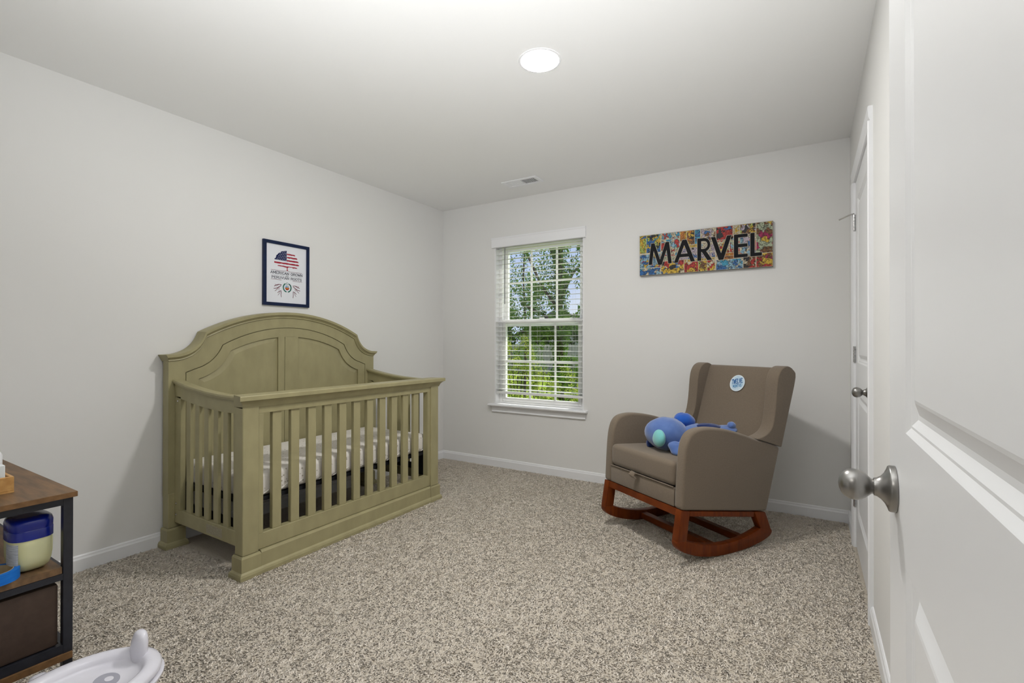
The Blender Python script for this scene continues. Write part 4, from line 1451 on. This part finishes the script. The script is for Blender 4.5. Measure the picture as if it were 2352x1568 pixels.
B().loft([[(x, y, z) for x, y, _ in sq(r, 3, 24, PX + .120, PY + .105, z)] for r, z in ((.018, .222), (.024, .238), (.024, .250), (.018, .254))]).obj('side_lug', POT, pot, True, 50)

# ------------------------------------------------------------------ outside
GZ = -.70
LAWN = material('lawn_grass', (0.16, 0.26, 0.02), 0.9, 0.1, noise=((0.36, 0.42, 0.05), 1.2, (1, 1, 1), 6), bump=(40, .6, .05))
lw = B().box(-60, 30, .6, 70, GZ - .1, GZ).obj('lawn_ground', LAWN)
tag(lw, 'sunlit green lawn seen through the window', 'lawn', kind='stuff')
BARK = material('tree_bark', (0.11, 0.085, 0.062), 0.95, 0.1, noise=((0.055, 0.042, 0.032), 6, (3, 3, .6), 6), bump=(14, .8, .05, (3, 3, .6)))


def leafmat(name, c1, c2):
    m = bpy.data.materials.new(name)
    m.use_nodes = True
    n, l = m.node_tree.nodes, m.node_tree.links
    n.clear()
    o = n.new('ShaderNodeOutputMaterial')
    d = n.new('ShaderNodeBsdfDiffuse')
    t = n.new('ShaderNodeBsdfTranslucent')
    g = n.new('ShaderNodeNewGeometry')
    rp = n.new('ShaderNodeValToRGB')
    rp.color_ramp.elements[0].color = (*c1, 1)
    rp.color_ramp.elements[1].color = (*c2, 1)
    mx = n.new('ShaderNodeMixShader')
    mx.inputs[0].default_value = .4
    l.new(g.outputs['Random Per Island'], rp.inputs[0])
    l.new(rp.outputs[0], d.inputs[0])
    l.new(rp.outputs[0], t.inputs[0])
    l.new(d.outputs[0], mx.inputs[1])
    l.new(t.outputs[0], mx.inputs[2])
    l.new(mx.outputs[0], o.inputs[0])
    return m


LEAF1 = leafmat('leaf_mid_green', (0.05, 0.12, 0.015), (0.17, 0.30, 0.05))
LEAF2 = leafmat('leaf_yellow_green', (0.16, 0.26, 0.03), (0.48, 0.52, 0.11))
LEAF3 = leafmat('leaf_dark_green', (0.025, 0.07, 0.015), (0.10, 0.19, 0.04))


def foliage(name, blobs, size, m, parent, seed):
    rng = np.random.default_rng(seed)
    P = []
    for (c, r, n) in blobs:
        d = rng.normal(size=(n, 3))
        d /= np.linalg.norm(d, axis=1)[:, None]
        rad = rng.uniform(.25, 1, n) ** .6
        P.append(np.array(c) + d * rad[:, None] * np.array(r))
    P = np.concatenate(P)
    n = len(P)
    u = rng.normal(size=(n, 3))
    u /= np.linalg.norm(u, axis=1)[:, None]
    w = rng.normal(size=(n, 3))
    v = np.cross(u, w)
    v /= np.linalg.norm(v, axis=1)[:, None]
    P[:, 2] = np.maximum(P[:, 2], GZ + size * 1.4 + .05 * rng.random(n))
    s = rng.uniform(.6, 1.25, n)[:, None] * size
    V = np.stack([P - u * s, P + v * s * .45, P + u * s, P - v * s * .45], 1).reshape(-1, 3)
    F = (np.arange(n) * 4)[:, None] + np.array([0, 1, 2, 3])[None]
    me = bpy.data.meshes.new(name)
    me.from_pydata(V.tolist(), [], F.tolist())
    o = bpy.data.objects.new(name, me)
    fin(o, m, parent)
    o['kind'] = 'stuff'
    return o


def cloud(c, r, k, n, seed):
    """k sub-clusters inside an ellipsoid"""
    rr = random.Random(seed)
    out = []
    while len(out) < k:
        d = Vector((rr.uniform(-1, 1), rr.uniform(-1, 1), rr.uniform(-1, 1)))
        if d.length > 1:
            continue
        q = rr.uniform(.16, .34)
        out.append(((c[0] + d.x * r[0], c[1] + d.y * r[1], c[2] + d.z * r[2]), (r[0] * q, r[1] * q, r[2] * q * .8), n))
    return out


# the ivy covered tree beyond the window
tx, tyy = -2.62, 8.0
tree = empty('ivy_tree', (tx, tyy, GZ), label='tall tree with ivy clad trunk outside the window', cat='tree')
trunk = [(tx + .02 * math.sin(i * 1.3), tyy, GZ + .001 + i * .8) for i in range(11)]
tb = B().tube(trunk, .16, 10, rs=[.14] + [.10 - .004 * i for i in range(10)])
trk = tb.obj('trunk', BARK, tree, True)
BR = [[(tx, tyy, 2.3), (tx + .35, tyy + .1, 3.02), (tx + .60, tyy + .2, 3.28), (tx + 1.0, tyy + .2, 3.36), (tx + 1.1, tyy + .2, 4.1)],
      [(tx, tyy, 2.0), (tx - .5, tyy - .1, 2.7), (tx - .9, tyy - .1, 3.5)], [(tx, tyy, 3.0), (tx - .4, tyy + .2, 3.8), (tx - .5, tyy + .2, 4.6)], [(tx, tyy, 1.4), (tx - .45, tyy, 1.9), (tx - 1.2, tyy, 2.25)]]
for k, p in enumerate(BR):
    B().tube(p, .05, 7, rs=[.045, .038, .034, .028, .016][:len(p)]).obj('branch', BARK, tree, True)
ivy = [((tx, tyy, GZ + .3 + i * .36), (.27, .27, .26), 330) for i in range(20)]
foliage('ivy', ivy, .045, LEAF1, tree, 3)
fb = cloud((tx - .55, tyy, 2.5), (.75, .8, 1.5), 34, 90, 21) + cloud((tx + .55, tyy + .1, 3.3), (.55, .6, .9), 18, 70, 22) + cloud((tx + .5, tyy, 2.0), (.45, .5, .5), 8, 60, 23) + cloud((tx - .3, tyy, 1.5), (.8, .8, .5), 16, 90, 24)
foliage('foliage', fb, .042, LEAF1, tree, 5)

t2 = empty('slender_tree', (-4.75, 9.8, GZ), label='slender leafy tree at the left edge of the window view', cat='tree')
B().tube([(-4.75, 9.8, GZ), (-4.7, 9.8, 1.5), (-4.8, 9.8, 3.2), (-4.7, 9.8, 5.5)], .06, 8, rs=[.05, .04, .03, .015]).obj('trunk', BARK, t2, True)
foliage('foliage', cloud((-4.9, 9.8, 3.3), (.75, .9, 2.4), 46, 95, 31) + cloud((-4.2, 9.8, 2.3), (.45, .6, 1.5), 14, 60, 32), .045, LEAF1, t2, 7)

for i, (x, y, z, r, m, sd_, n, lab_) in enumerate((
        (-.72, 4.6, .25, (.50, .55, .62), LEAF2, 41, 26, 'pale yellow green shrub nearest the window on the right'),
        (-1.95, 5.6, .35, (.50, .5, .50), LEAF2, 42, 20, 'yellow green shrub in the middle of the window view'),
        (-3.05, 6.4, .75, (.55, .6, .85), LEAF2, 43, 28, 'tall yellow green shrub at the left of the window view'),
        (-1.65, 6.9, .45, (.55, .6, .75), LEAF1, 44, 24, 'dark green shrub in front of the ivy tree'),
        (-6.9, 13.2, .45, (1.2, .7, 1.0), LEAF1, 45, 60, 'broad green shrub beyond the lawn at the left'),
        (-5.0, 13.6, -.1, (.9, .7, .62), LEAF3, 46, 44, 'low dark shrub beyond the lawn in the middle'),
        (-3.6, 12.0, .1, (.9, .7, .75), LEAF1, 47, 44, 'green shrub beyond the lawn behind the ivy tree'))):
    s_ = empty('garden_shrub', (x, y, GZ), label=lab_, cat='shrub', group='shrubs outside the window')
    for k in range(4):
        B().tube([(x + .03 * k, y, GZ), (x + .12 * (k - 1.5), y + .03, z * .4), (x + .25 * (k - 1.5) * r[0] * 2, y, z + r[2] * .5)], .012, 6, rs=[.016, .012, .004]).obj('stem', BARK, s_, True)
    foliage('foliage', cloud((x, y, z - .30), (r[0], r[1], r[2] + .1), n + 8, 64, sd_), .034, m, s_, sd_ + 100)

for i, (x, y, r, h, lab_) in enumerate(((-15.6, 24.2, 2.3, 3.4, 'rounded dark tree far behind the lawn on the left'), (-10.6, 24.4, 2.0, 2.6, 'rounded dark tree far behind the lawn in the middle'), (-5.8, 24.6, 2.0, 2.4, 'rounded dark tree far behind the lawn on the right'))):
    s_ = empty('garden_tree', (x, y, GZ), label=lab_, cat='tree', group='trees behind the lawn')
    B().tube([(x, y, GZ), (x, y, h * .6)], .15, 8, rs=[.2, .12]).obj('trunk', BARK, s_, True)
    foliage('foliage', cloud((x, y, h * .62), (r, r * .62, h * .52), 46, 70, 60 + i), .17, LEAF3, s_, 70 + i)

# fence and shed at the far side of the lawn
FEN = material('weathered_fence', (0.38, 0.36, 0.34), 0.9, 0.1, noise=((0.26, 0.25, 0.24), 5, (4, 4, .5), 4))
fe = empty('garden_fence', (-9.5, 22, GZ), label='grey plank fence across the far side of the lawn', cat='fence')
pl = B().box(-.09, .09, 21.98, 22.02, GZ, GZ + 1.75).obj('plank', FEN, fe)
pl.location = (-16.0, 0, 0)
for i in range(1, 62):
    share(pl, 'plank', (-16.0 + i * .205, 0, (i % 3) * .012), fe)
for z in (GZ + .35, GZ + 1.35):
    B().box(-16.2, -3.4, 22.02, 22.07, z, z + .09).obj('fence_rail', FEN, fe)
SIDE = material('white_siding', (0.72, 0.72, 0.72), 0.7, 0.2, noise=((0.62, 0.62, 0.63), 2, (1, 1, 9), 2))
ROOF = material('grey_shingle_roof', (0.16, 0.15, 0.15), 0.9, 0.1, noise=((0.10, 0.10, 0.10), 8, (1, 1, 1), 3))
ho = empty('exterior_house', (-12.2, 27, GZ), label='white sided house with grey roof beyond the fence', cat='house')
B().prism([(-14.8, GZ), (-9.4, GZ), (-9.4, 1.75), (-12.1, 3.15), (-14.8, 1.75)], XZ, 26.5, 33).obj('house_wall', SIDE, ho)
B().prism([(-15.2, 1.58), (-12.1, 3.19), (-9.0, 1.58), (-9.0, 1.72), (-12.1, 3.34), (-15.2, 1.72)], XZ, 26.2, 33.2).obj('house_roof', ROOF, ho)
for x in (-13.4, -11.2):
    w_ = B().box(x - .45, x + .45, 26.46, 26.52, .1, 1.3).obj('house_window', VINYL, ho)
    B().box(x - .38, x + .38, 26.44, 26.47, .17, 1.23).obj('house_pane', material('dark_house_pane', (.05, .06, .08), .1, .5, noise=((.07, .08, .10), 3, (1, 1, 1), 2)), w_)
